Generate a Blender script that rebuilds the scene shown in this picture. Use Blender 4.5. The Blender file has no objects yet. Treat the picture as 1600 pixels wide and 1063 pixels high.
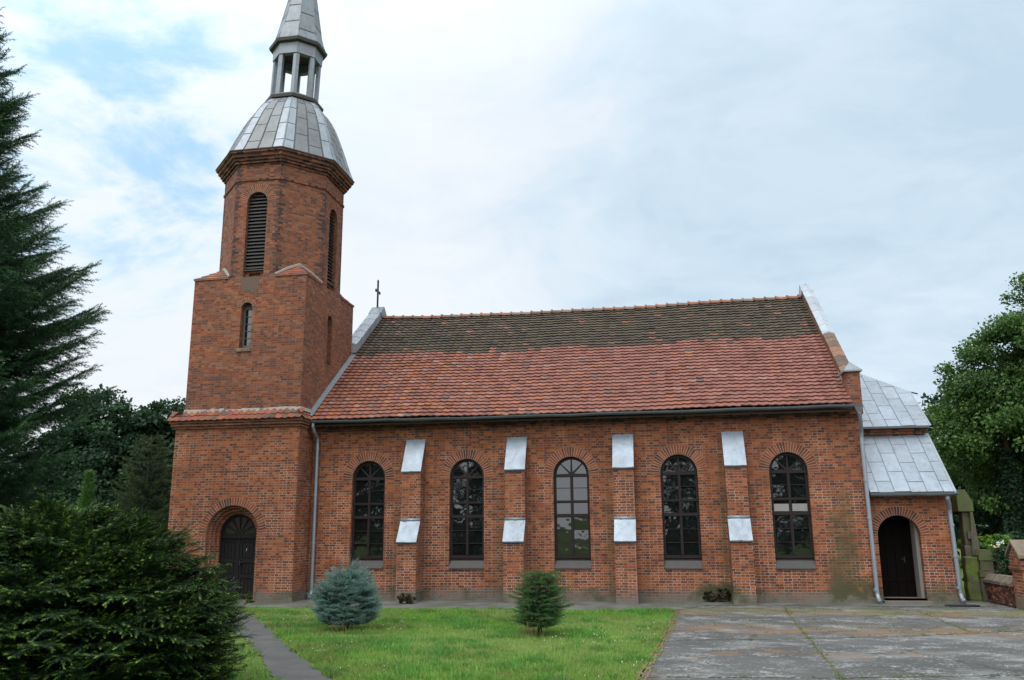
import bpy, bmesh, math, random
import numpy as np
from mathutils import Vector, Matrix
from mathutils.geometry import tessellate_polygon

random.seed(7)
rng = np.random.default_rng(11)
PI = math.pi
scene = bpy.context.scene
COL = scene.collection

# ------------------------------------------------------------------ camera
yaw, pitch, roll = map(math.radians, (9.8769, 12.4953, -0.4186))
F = Vector((-math.sin(yaw) * math.cos(pitch), math.cos(yaw) * math.cos(pitch), math.sin(pitch)))
Rv = Vector((math.cos(yaw), math.sin(yaw), 0))
Uv = Rv.cross(F)
R2 = math.cos(roll) * Rv + math.sin(roll) * Uv
U2 = -math.sin(roll) * Rv + math.cos(roll) * Uv
cam_d = bpy.data.cameras.new('camera')
cam = bpy.data.objects.new('camera', cam_d)
COL.objects.link(cam)
cam.matrix_world = Matrix(((R2.x, U2.x, -F.x, 0), (R2.y, U2.y, -F.y, -24.5), (R2.z, U2.z, -F.z, 2.0226), (0, 0, 0, 1)))
cam_d.sensor_width = 36
cam_d.lens = 36 * 1320 / 1600
cam_d.clip_start = 0.1
cam_d.clip_end = 3000
scene.camera = cam

# ------------------------------------------------------------------ light, sky, exposure
scene.view_settings.view_transform = 'Standard'
scene.view_settings.look = 'None'
scene.view_settings.gamma = 1
scene.view_settings.exposure = 0.25
scene.cycles.max_bounces = 6
SUN_EL, SUN_AZ = math.radians(60), math.radians(200)       # azimuth clockwise from +Y
SUNV = Vector((math.sin(SUN_AZ) * math.cos(SUN_EL), math.cos(SUN_AZ) * math.cos(SUN_EL), math.sin(SUN_EL)))
sd = bpy.data.lights.new('sun', 'SUN')
sd.energy = 1.4
sd.angle = math.radians(28)
sd.color = (1.0, 0.97, 0.92)
so = bpy.data.objects.new('sun', sd)
COL.objects.link(so)
so.rotation_euler = (-SUNV).to_track_quat('-Z', 'Y').to_euler()


class NT:
    """small helper around a node tree"""
    def __init__(s, tree):
        s.t = tree

    def n(s, typ, **kw):
        nd = s.t.nodes.new(typ)
        for k, v in kw.items():
            if k.startswith('i_'):
                key = k[2:]
                key = int(key) if key.isdigit() else key.replace('_', ' ')
                s.set(nd.inputs[key], v)
            else:
                setattr(nd, k, v)
        return nd

    def set(s, sock, v):
        if isinstance(v, bpy.types.NodeSocket):
            s.t.links.new(v, sock)
        elif isinstance(v, bpy.types.Node):
            s.t.links.new(v.outputs[0], sock)
        else:
            if isinstance(v, (tuple, list)) and len(v) == 3 and sock.type == 'RGBA':
                v = (*v, 1)
            sock.default_value = v

    def math(s, op, a, b=0.0, c=0.0, clamp=False):
        nd = s.t.nodes.new('ShaderNodeMath')
        nd.operation = op
        nd.use_clamp = clamp
        s.set(nd.inputs[0], a); s.set(nd.inputs[1], b); s.set(nd.inputs[2], c)
        return nd.outputs[0]

    def vmath(s, op, a, b=(0, 0, 0), out=0):
        nd = s.t.nodes.new('ShaderNodeVectorMath')
        nd.operation = op
        s.set(nd.inputs[0], a); s.set(nd.inputs[1], b)
        return nd.outputs[out]

    def smooth(s, v, lo, hi):
        nd = s.t.nodes.new('ShaderNodeMapRange')
        nd.interpolation_type = 'SMOOTHSTEP'
        s.set(nd.inputs['Value'], v)
        nd.inputs['From Min'].default_value = lo; nd.inputs['From Max'].default_value = hi
        return nd.outputs[0]

    def mix(s, fac, a, b, blend='MIX'):
        nd = s.t.nodes.new('ShaderNodeMix')
        nd.data_type = 'RGBA'; nd.blend_type = blend
        s.set(nd.inputs[0], fac); s.set(nd.inputs[6], a); s.set(nd.inputs[7], b)
        return nd.outputs[2]

    def ramp(s, fac, stops, interp='LINEAR'):
        nd = s.t.nodes.new('ShaderNodeValToRGB')
        cr = nd.color_ramp
        cr.interpolation = interp
        while len(cr.elements) < len(stops):
            cr.elements.new(0.5)
        for e, (p, c) in zip(cr.elements, stops):
            e.position = p
            e.color = (*c, 1) if len(c) == 3 else c
        s.set(nd.inputs[0], fac)
        return nd.outputs[0]

    def noise(s, vec, scale, detail=4, rough=0.55, out=0):
        nd = s.t.nodes.new('ShaderNodeTexNoise')
        s.set(nd.inputs['Vector'], vec)
        nd.inputs['Scale'].default_value = scale
        nd.inputs['Detail'].default_value = detail
        nd.inputs['Roughness'].default_value = rough
        return nd.outputs[out]


w = bpy.data.worlds.new('World')
scene.world = w
w.use_nodes = True
w.node_tree.nodes.clear()
T = NT(w.node_tree)
dirv = T.n('ShaderNodeTexCoord').outputs['Generated']
dirv = T.vmath('NORMALIZE', dirv)
sep = T.n('ShaderNodeSeparateXYZ', i_0=dirv)
den = T.math('ADD', T.math('MAXIMUM', sep.outputs[2], 0.0), 0.16)
flat = T.n('ShaderNodeCombineXYZ', i_0=T.math('DIVIDE', sep.outputs[0], den), i_1=T.math('DIVIDE', sep.outputs[1], den)).outputs[0]
sky = T.n('ShaderNodeTexSky', sky_type='NISHITA', sun_disc=False, sun_elevation=SUN_EL, sun_rotation=SUN_AZ)
bg_sky = T.n('ShaderNodeBackground', i_Color=sky, i_Strength=0.15)
warp = T.noise(flat, 0.9, 3, 0.5, 1)
flatw = T.vmath('ADD', flat, T.vmath('MULTIPLY', T.vmath('SUBTRACT', warp, (0.5, 0.5, 0.5)), (0.9, 0.9, 0)))
n_big = T.noise(flatw, 0.75, 4, 0.5)
n_mid = T.noise(flatw, 2.1, 8, 0.58)
n_fine = T.noise(flatw, 5.5, 7, 0.6)


def lobe(v, lo, hi):
    v = Vector(v).normalized()
    return T.smooth(T.vmath('DOT_PRODUCT', dirv, tuple(v), 1), lo, hi)


# a torn gap in the clouds to the north-west, thicker grey deck to the north-east
gap = T.math('MAXIMUM', lobe((-0.50, 0.715, 0.482), 0.955, 0.999), T.math('MULTIPLY', lobe((-0.57, 0.70, 0.40), 0.97, 1.0), 0.75))
cover = T.math('ADD', T.math('MULTIPLY', n_mid, 0.75), T.math('MULTIPLY', n_fine, 0.30))
cover = T.math('SUBTRACT', cover, T.math('MULTIPLY', gap, 0.135))
mask = T.smooth(cover, 0.30, 0.46)
mask = T.math('ADD', 0.72, T.math('MULTIPLY', mask, 0.28))
grey = T.math('ADD', T.math('MULTIPLY', lobe((0.42, 0.87, 0.27), 0.66, 1.0), 0.80), T.math('MULTIPLY', T.math('SUBTRACT', n_big, 0.5), 1.5))
grey = T.math('ADD', grey, T.math('ADD', T.math('MULTIPLY', T.math('SUBTRACT', n_mid, 0.5), 1.35), T.math('MULTIPLY', T.math('SUBTRACT', n_fine, 0.5), 0.55)), clamp=True)
ccol = T.ramp(grey, [(0.0, (0.755, 0.805, 0.855)), (0.30, (0.69, 0.755, 0.825)), (0.62, (0.575, 0.69, 0.79)), (1.0, (0.465, 0.60, 0.72))])
veil = T.math('MULTIPLY', T.math('MULTIPLY', gap, T.smooth(T.math('ADD', n_mid, T.math('MULTIPLY', T.math('SUBTRACT', n_fine, 0.5), 0.6)), 0.62, 0.34)), 0.85, clamp=True)
ccol = T.mix(veil, ccol, (0.38, 0.68, 0.92))
bright = T.math('ADD', 1.0, T.math('MULTIPLY', lobe(SUNV, -0.05, 1.0), 1.5))
bg_cl = T.n('ShaderNodeBackground', i_Color=ccol, i_Strength=bright)
mx = T.n('ShaderNodeMixShader', i_0=mask, i_1=bg_sky.outputs[0], i_2=bg_cl.outputs[0])
T.n('ShaderNodeOutputWorld', i_0=mx.outputs[0])

# ------------------------------------------------------------------ materials
def new_mat(name):
    m = bpy.data.materials.new(name)
    m.use_nodes = True
    m.node_tree.nodes.clear()
    return m, NT(m.node_tree)


def finish(T, color, rough=0.8, metallic=0.0, bump=None, bump_s=0.3, bump_d=0.01, spec=0.3, ior=None, transl=0.0, normal=None):
    p = T.n('ShaderNodeBsdfPrincipled', i_Base_Color=color, i_Roughness=rough, i_Metallic=metallic)
    p.inputs['Specular IOR Level'].default_value = spec
    if ior: p.inputs['IOR'].default_value = ior
    if bump is not None:
        b = T.n('ShaderNodeBump', i_Height=bump, i_Strength=bump_s, i_Distance=bump_d)
        T.set(p.inputs['Normal'], b.outputs[0])
    out = p.outputs[0]
    if transl:
        tr = T.n('ShaderNodeBsdfTranslucent', i_Color=color)
        out = T.n('ShaderNodeMixShader', i_0=transl, i_1=out, i_2=tr.outputs[0]).outputs[0]
    T.n('ShaderNodeOutputMaterial', i_0=out)


def pos(T):
    return T.n('ShaderNodeNewGeometry').outputs['Position']


def stone_mat(name, c1, c2, scale=3.0, rough=0.9, bump=0.4, moss=None):
    m, T = new_mat(name)
    P = pos(T)
    a = T.noise(P, scale, 6, 0.65); b = T.noise(P, scale * 7, 4, 0.6)
    col = T.mix(T.smooth(a, 0.35, 0.65), c1, c2)
    col = T.mix(T.math('MULTIPLY', b, 0.45), col, (0.05, 0.05, 0.045))
    if moss:
        col = T.mix(T.smooth(T.noise(P, 1.7, 5, 0.6), 0.42, 0.62), col, moss)
    finish(T, col, rough, bump=b, bump_s=bump, bump_d=0.02)
    return m


def brick_mat(name, stops, mortar1, mortar2, damp=True, streaks=True, render=0.0):
    m, T = new_mat(name)
    g = T.n('ShaderNodeNewGeometry')
    P = g.outputs['Position']
    tan = T.vmath('NORMALIZE', T.vmath('CROSS_PRODUCT', (0, 0, 1), g.outputs['True Normal']))
    u = T.vmath('DOT_PRODUCT', P, tan, 1)
    s = T.n('ShaderNodeSeparateXYZ', i_0=P)
    wob = T.noise(P, 1.1, 3, 0.5)
    wob2 = T.noise(P, 11.0, 2, 0.5)
    z = T.math('ADD', s.outputs[2], T.math('ADD', T.math('MULTIPLY', wob, 0.03), T.math('MULTIPLY', wob2, 0.009)))
    uu = T.math('ADD', u, T.math('MULTIPLY', wob2, 0.03))
    vec = T.n('ShaderNodeCombineXYZ', i_0=uu, i_1=z).outputs[0]
    br = T.n('ShaderNodeTexBrick', offset=0.5, offset_frequency=2, squash=0.6, squash_frequency=2,
             i_Vector=vec, i_Color1=(0, 0, 0), i_Color2=(1, 1, 1), i_Mortar=(0.5, 0.5, 0.5), i_Scale=1.0)
    br.inputs['Mortar Size'].default_value = 0.0075
    br.inputs['Mortar Smooth'].default_value = 0.25
    br.inputs['Brick Width'].default_value = 0.196
    br.inputs['Row Height'].default_value = 0.0720
    br.inputs['Bias'].default_value = 0.0
    big = T.noise(P, 0.45, 5, 0.6)
    mid = T.noise(P, 2.3, 5, 0.65)
    fine = T.noise(P, 24.0, 3, 0.6)
    tone = T.math('ADD', br.outputs[0], T.math('MULTIPLY', T.math('SUBTRACT', mid, 0.5), 0.55), clamp=True)
    bc = T.ramp(tone, stops)
    bc = T.mix(T.math('MULTIPLY', T.smooth(big, 0.40, 0.68), 0.38), bc, T.mix(1.0, bc, (0.62, 0.50, 0.48), 'MULTIPLY'))
    bc = T.mix(T.math('MULTIPLY', fine, 0.35), bc, T.mix(1.0, bc, (0.55, 0.5, 0.5), 'MULTIPLY'))
    lime = T.math('ADD', T.noise(P, 1.3, 5, 0.65), T.math('MULTIPLY', T.math('SUBTRACT', 2.2, s.outputs[2]), 0.035))
    mc = T.mix(T.smooth(lime, 0.38, 0.66), mortar1, mortar2)
    col = T.mix(br.outputs['Fac'], bc, mc)
    newer = T.math('MULTIPLY', T.smooth(T.noise(P, 0.28, 3, 0.5), 0.55, 0.66), 0.45)
    col = T.mix(newer, col, T.mix(1.0, col, (1.28, 1.18, 1.05), 'MULTIPLY'))
    # soot and weather patches
    soot = T.math('MULTIPLY', T.smooth(T.noise(P, 0.9, 6, 0.7), 0.55, 0.78), 0.42)
    col = T.mix(soot, col, (0.085, 0.048, 0.034))
    if streaks:
        sv = T.n('ShaderNodeCombineXYZ', i_0=T.math('MULTIPLY', u, 2.2), i_1=T.math('MULTIPLY', s.outputs[2], 0.22)).outputs[0]
        st = T.math('MULTIPLY', T.smooth(T.noise(sv, 1.0, 5, 0.65), 0.55, 0.75), 0.4)
        col = T.mix(st, col, (0.095, 0.058, 0.036))
    if damp:
        ng = T.noise(P, 1.9, 6, 0.7)
        lo = T.math('SUBTRACT', 1.0, T.smooth(s.outputs[2], 0.02, 0.75))
        dm = T.smooth(T.math('ADD', T.math('MULTIPLY', lo, 0.55), T.math('MULTIPLY', ng, 0.6)), 0.52, 0.86)
        col = T.mix(T.math('MULTIPLY', dm, 0.75), col, T.mix(ng, (0.10, 0.085, 0.07), (0.16, 0.145, 0.12)))
        for (cx, cz, rx, rz, k) in ((4.75, 0.9, 0.55, 2.6, 0.85), (1.42, 0.12, 0.85, 0.62, 1.25), (1.62, 2.2, 0.16, 2.6, 0.55), (-1.5, 1.5, 0.18, 2.6, 0.5), (5.0, 0.1, 1.2, 0.8, 1.1), (-7.75, 1.2, 0.25, 2.2, 0.4), (-4.7, 1.2, 0.25, 2.2, 0.4), (7.2, 0.15, 0.7, 0.5, 0.8)):
            dx = T.math('DIVIDE', T.math('SUBTRACT', s.outputs[0], cx), rx)
            dz = T.math('DIVIDE', T.math('SUBTRACT', s.outputs[2], cz), rz)
            d = T.math('ADD', T.math('MULTIPLY', dx, dx), T.math('MULTIPLY', dz, dz))
            f = T.math('MULTIPLY', T.smooth(T.math('ADD', T.math('SUBTRACT', 1.0, d), T.math('MULTIPLY', T.math('SUBTRACT', ng, 0.5), 2.6)), 0.1, 1.0), k * 0.8)
            col = T.mix(f, col, T.mix(ng, (0.035, 0.035, 0.018), (0.085, 0.08, 0.035)))
    if render:
        rn_ = T.noise(P, 3.1, 6, 0.7)
        col = T.mix(T.math('MULTIPLY', T.math('MULTIPLY', T.smooth(T.math('ADD', rn_, T.math('MULTIPLY', T.math('SUBTRACT', 0.17, s.outputs[2]), 0.9)), 0.44, 0.58), 1.0), render), col, T.mix(T.noise(P, 9.0, 4, 0.6), (0.10, 0.088, 0.07), (0.19, 0.165, 0.14)))
        col = T.mix(T.math('MULTIPLY', T.smooth(T.noise(P, 1.3, 5, 0.65), 0.45, 0.66), 0.7), col, (0.06, 0.06, 0.035))
    h = T.math('ADD', T.math('SUBTRACT', 1.0, br.outputs['Fac']), T.math('MULTIPLY', fine, 0.5))
    finish(T, col, 0.88, bump=h, bump_s=0.55, bump_d=0.012, spec=0.2)
    return m


ST_WALL = [(0.0, (0.085, 0.041, 0.031)), (0.12, (0.122, 0.046, 0.029)), (0.28, (0.165, 0.052, 0.027)), (0.52, (0.225, 0.066, 0.028)), (0.78, (0.280, 0.088, 0.034)), (1.0, (0.33, 0.116, 0.046))]
ST_TOW = [(0.0, (0.090, 0.045, 0.033)), (0.08, (0.125, 0.050, 0.032)), (0.22, (0.160, 0.055, 0.030)), (0.52, (0.210, 0.069, 0.034)), (0.8, (0.255, 0.087, 0.042)), (1.0, (0.285, 0.110, 0.056))]
M = {}
M['brick'] = brick_mat('weathered_brick', ST_WALL, (0.175, 0.115, 0.083), (0.36, 0.28, 0.225))
M['brick_tower'] = brick_mat('tower_brick', ST_TOW, (0.135, 0.10, 0.08), (0.28, 0.215, 0.17), damp=False)
M['brick_dark'] = brick_mat('sooty_cornice_brick', [(0.0, (0.03, 0.022, 0.02)), (0.4, (0.10, 0.045, 0.032)), (0.8, (0.22, 0.075, 0.04)), (1.0, (0.30, 0.105, 0.05))], (0.10, 0.08, 0.07), (0.20, 0.16, 0.13), damp=False)


M['plinth'] = brick_mat('patched_plinth', ST_WALL, (0.20, 0.16, 0.13), (0.34, 0.29, 0.25), True, True, 0.75)


def attr_mat(name, rough=0.8, metallic=0.0, mult=0.3, scale=8.0, spec=0.3, dirt=(0.3, 0.3, 0.3), bump=0.2, run=0.0):
    """per-piece colour (each tile, sheet or brick has its own pigment) with fine noise on top"""
    m, T = new_mat(name)
    c = T.n('ShaderNodeAttribute', attribute_name='col').outputs['Color']
    P = pos(T)
    n1 = T.noise(P, scale, 5, 0.65); n2 = T.noise(P, scale * 0.18, 5, 0.6)
    col = T.mix(T.math('MULTIPLY', T.smooth(n1, 0.3, 0.8), mult), c, T.mix(1.0, c, dirt, 'MULTIPLY'))
    col = T.mix(T.math('MULTIPLY', T.smooth(n2, 0.42, 0.7), mult), col, T.mix(1.0, col, dirt, 'MULTIPLY'))
    if run:                                              # rain runs and white bloom down the sheets
        sv = T.n('ShaderNodeMapping', i_Vector=P, i_Scale=(9.0, 9.0, 0.8))
        rn_ = T.noise(sv, 1.0, 5, 0.7)
        col = T.mix(T.math('MULTIPLY', T.smooth(rn_, 0.52, 0.72), run), col, T.mix(1.0, col, (0.5, 0.5, 0.5), 'MULTIPLY'))
        col = T.mix(T.math('MULTIPLY', T.smooth(rn_, 0.46, 0.30), run * 0.6), col, T.mix(1.0, col, (1.35, 1.35, 1.36), 'MULTIPLY'))
    r = T.math('ADD', rough - 0.1, T.math('MULTIPLY', n1, 0.2))
    finish(T, col, r, metallic, bump=n1, bump_s=bump, bump_d=0.01, spec=spec)
    return m


M['tile'] = attr_mat('clay_tile', 0.72, 0, 0.55, 14.0, 0.28, (0.45, 0.42, 0.4))
M['piece'] = attr_mat('single_bricks', 0.88, 0, 0.5, 20.0, 0.2, (0.5, 0.45, 0.42))
M['zinc'] = attr_mat('zinc_sheet', 0.5, 0.35, 0.42, 5.0, 0.5, (0.62, 0.62, 0.60), 0.08, run=0.5)


def leaf_mat(name, transl=0.25, rough=0.55):
    m, T = new_mat(name)
    c = T.n('ShaderNodeAttribute', attribute_name='col').outputs['Color']
    finish(T, c, rough, spec=0.18, transl=transl)
    return m


M['needle'] = leaf_mat('needles', 0.12, 0.5)
M['leaf'] = leaf_mat('leaves', 0.3, 0.5)
M['grass'] = leaf_mat('grass_blades', 0.3, 0.6)


def plain(name, c, rough=0.7, metallic=0.0, scale=12.0, var=0.25, spec=0.3, bump=0.15):
    m, T = new_mat(name)
    P = pos(T)
    n = T.noise(P, scale, 5, 0.65)
    col = T.mix(T.math('MULTIPLY', n, var), c, tuple(x * 0.4 for x in c))
    finish(T, col, rough, metallic, bump=n, bump_s=bump, bump_d=0.006, spec=spec)
    return m


M['pipe'] = plain('galvanised_pipe', (0.29, 0.32, 0.355), 0.42, 0.45, 3.0, 0.5, 0.5, 0.05)
M['pipe_dark'] = plain('old_zinc_gutter', (0.15, 0.165, 0.18), 0.5, 0.4, 3.0, 0.6, 0.5, 0.1)
M['frame'] = plain('brown_paint', (0.020, 0.0135, 0.012), 0.6, 0, 9.0, 0.5, 0.22)
M['frame_pale'] = plain('weathered_grey_paint', (0.24, 0.23, 0.215), 0.7)
M['fan_glass'] = plain('dusty_brown_glass', (0.030, 0.020, 0.012), 0.35, 0, 3.0, 0.6, 0.25, 0.0)
M['slit_paint'] = plain('old_slit_frame_paint', (0.13, 0.13, 0.125), 0.7)
M['door'] = plain('black_brown_door_paint', (0.014, 0.012, 0.013), 0.7, 0, 30.0, 0.4, 0.15)
M['iron'] = plain('dark_iron', (0.04, 0.042, 0.045), 0.5, 0.6)
M['sill'] = plain('sheet_sill', (0.075, 0.070, 0.066), 0.6, 0.2, 4.0, 0.7)
M['slab'] = plain('dark_cornice_sheet', (0.075, 0.07, 0.066), 0.6, 0.2, 3.0, 0.5)
M['plaster'] = plain('pale_plaster', (0.24, 0.22, 0.195), 0.9, 0, 3.0, 0.4)
M['mortar'] = plain('lime_mortar', (0.29, 0.265, 0.235), 0.95, 0, 9.0, 0.5, 0.1, 0.6)
M['bark'] = plain('bark', (0.075, 0.055, 0.04), 0.95, 0, 14.0, 0.7, 0.1, 0.8)
M['dark'] = plain('dark_interior', (0.012, 0.011, 0.010), 0.95)
M['white'] = plain('white_paint', (0.62, 0.62, 0.6), 0.7)
M['cement'] = stone_mat('grey_cement_render', (0.155, 0.135, 0.115), (0.22, 0.165, 0.13), 2.6, 0.95, 0.5)
M['patch'] = stone_mat('cement_patch', (0.115, 0.098, 0.078), (0.15, 0.092, 0.06), 7.0, 0.95, 0.4)
M['sandstone'] = stone_mat('weathered_sandstone', (0.135, 0.112, 0.085), (0.085, 0.075, 0.06), 3.5, 0.95, 0.6, (0.08, 0.082, 0.04))
M['sandstone_moss'] = stone_mat('mossy_sandstone', (0.10, 0.10, 0.06), (0.075, 0.085, 0.04), 3.0, 0.95, 0.7, (0.075, 0.105, 0.022))
M['moss_stone'] = stone_mat('green_moss_on_stone', (0.12, 0.115, 0.07), (0.085, 0.10, 0.035), 5.0, 0.95, 0.8, (0.115, 0.165, 0.022))
M['sandstone_dry'] = stone_mat('brown_sandstone', (0.21, 0.165, 0.115), (0.13, 0.105, 0.08), 4.0, 0.95, 0.6)

m, T = new_mat('window_glass')
P = pos(T)
wv = T.noise(P, 2.2, 2, 0.5)
finish(T, (0.006, 0.007, 0.007), 0.03, bump=wv, bump_s=0.10, bump_d=0.05, spec=0.5, ior=1.85)
M['glass'] = m

# ground materials
m, T = new_mat('turf_soil')
P = pos(T)
a = T.noise(P, 0.7, 5, 0.6); b = T.noise(P, 9.0, 4, 0.6)
col = T.mix(T.smooth(a, 0.35, 0.65), (0.075, 0.135, 0.028), (0.11, 0.15, 0.04))
col = T.mix(T.math('MULTIPLY', b, 0.5), col, (0.05, 0.06, 0.02))
finish(T, col, 1.0, bump=b, bump_s=0.6, bump_d=0.04, spec=0.1)
M['soil'] = m

m, T = new_mat('asphalt_yard')
P = pos(T)
s = T.n('ShaderNodeSeparateXYZ', i_0=P)
st = T.n('ShaderNodeMapping', i_Vector=P, i_Scale=(0.8, 1.2, 1))
a = T.noise(P, 45.0, 4, 0.8); b = T.noise(st, 0.75, 7, 0.7); c = T.noise(st, 1.6, 7, 0.75); d = T.noise(P, 0.35, 4, 0.5)
col = T.mix(T.smooth(d, 0.35, 0.65), (0.062, 0.063, 0.060), (0.092, 0.091, 0.086))
col = T.mix(T.math('MULTIPLY', T.smooth(b, 0.50, 0.62), 0.7), col, (0.20, 0.20, 0.19))
fr = T.noise(P, 16.0, 6, 0.75)
speck = T.smooth(T.math('ADD', c, T.math('MULTIPLY', T.math('SUBTRACT', fr, 0.5), 0.95)), 0.54, 0.64)
col = T.mix(T.math('MULTIPLY', speck, 0.75), col, (0.37, 0.365, 0.35))
col = T.mix(T.math('MULTIPLY', a, 0.55), col, (0.05, 0.05, 0.05))


def band(y0, hw):
    q = T.math('DIVIDE', T.math('SUBTRACT', s.outputs[1], y0), hw)
    return T.math('SUBTRACT', 1.0, T.math('MULTIPLY', q, q))


cv = T.n('ShaderNodeTexVoronoi', feature='DISTANCE_TO_EDGE', i_Vector=T.vmath('ADD', P, T.vmath('MULTIPLY', T.noise(P, 1.2, 4, 0.6, 1), (0.9, 0.9, 0))), i_Scale=0.42)
crk = T.math('MULTIPLY', T.smooth(cv.outputs['Distance'], 0.012, 0.002), T.smooth(T.noise(P, 0.6, 3, 0.5), 0.40, 0.55))
col = T.mix(T.math('MULTIPLY', crk, 0.85), col, (0.028, 0.030, 0.022))
rb = T.math('MAXIMUM', T.math('MAXIMUM', band(-6.1, 1.5), band(-2.6, 1.3)), T.math('SUBTRACT', band(-9.5, 1.0), 0.25))
rn = T.noise(st, 1.1, 7, 0.72)
fac = T.smooth(T.math('ADD', T.math('MULTIPLY', rb, 0.20), T.math('ADD', T.math('MULTIPLY', rn, 0.8), T.math('MULTIPLY', T.math('SUBTRACT', fr, 0.5), 0.5))), 0.53, 0.68)
col = T.mix(T.math('MULTIPLY', fac, 0.85), col, T.mix(fr, (0.22, 0.115, 0.05), (0.12, 0.085, 0.05)))
mo = T.math('ADD', T.math('MULTIPLY', band(-2.2, 1.6), 0.20), T.math('MULTIPLY', T.noise(st, 1.4, 7, 0.72), 0.85))
col = T.mix(T.math('MULTIPLY', T.smooth(T.math('ADD', mo, T.math('MULTIPLY', T.math('SUBTRACT', fr, 0.5), 0.5)), 0.57, 0.70), 0.75), col, (0.11, 0.12, 0.03))
finish(T, col, 0.85, bump=T.math('ADD', a, T.math('MULTIPLY', fr, 1.5)), bump_s=0.5, bump_d=0.015, spec=0.3)
M['asphalt'] = m

m, T = new_mat('concrete_apron')
P = pos(T)
a = T.noise(P, 1.1, 6, 0.65); b = T.noise(P, 22.0, 4, 0.7)
col = T.mix(T.smooth(a, 0.35, 0.65), (0.085, 0.085, 0.075), (0.15, 0.15, 0.135))
col = T.mix(T.math('MULTIPLY', T.smooth(T.noise(P, 0.8, 6, 0.7), 0.46, 0.64), 0.75), col, (0.065, 0.072, 0.03))
col = T.mix(T.math('MULTIPLY', b, 0.45), col, (0.06, 0.06, 0.055))
finish(T, col, 0.9, bump=b, bump_s=0.4, bump_d=0.01, spec=0.25)
M['apron'] = m

m, T = new_mat('rubble_brick')
P = pos(T)
g = T.n('ShaderNodeNewGeometry')
v = T.n('ShaderNodeTexVoronoi', i_Vector=T.n('ShaderNodeMapping', i_Vector=P, i_Scale=(7, 7, 11)), i_Scale=1.0)
e = T.n('ShaderNodeTexVoronoi', feature='DISTANCE_TO_EDGE', i_Vector=T.n('ShaderNodeMapping', i_Vector=P, i_Scale=(7, 7, 11)), i_Scale=1.0)
hsv = T.n('ShaderNodeSeparateColor', i_0=v.outputs['Color'])
col = T.ramp(hsv.outputs[0], [(0, (0.05, 0.03, 0.028)), (0.4, (0.16, 0.05, 0.03)), (0.8, (0.24, 0.085, 0.05)), (1, (0.20, 0.14, 0.10))])
ed = T.smooth(e.outputs['Distance'], 0.02, 0.12)
col = T.mix(ed, (0.05, 0.045, 0.035), col)
finish(T, col, 0.95, bump=ed, bump_s=0.9, bump_d=0.04, spec=0.15)
M['rubble'] = m


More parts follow.
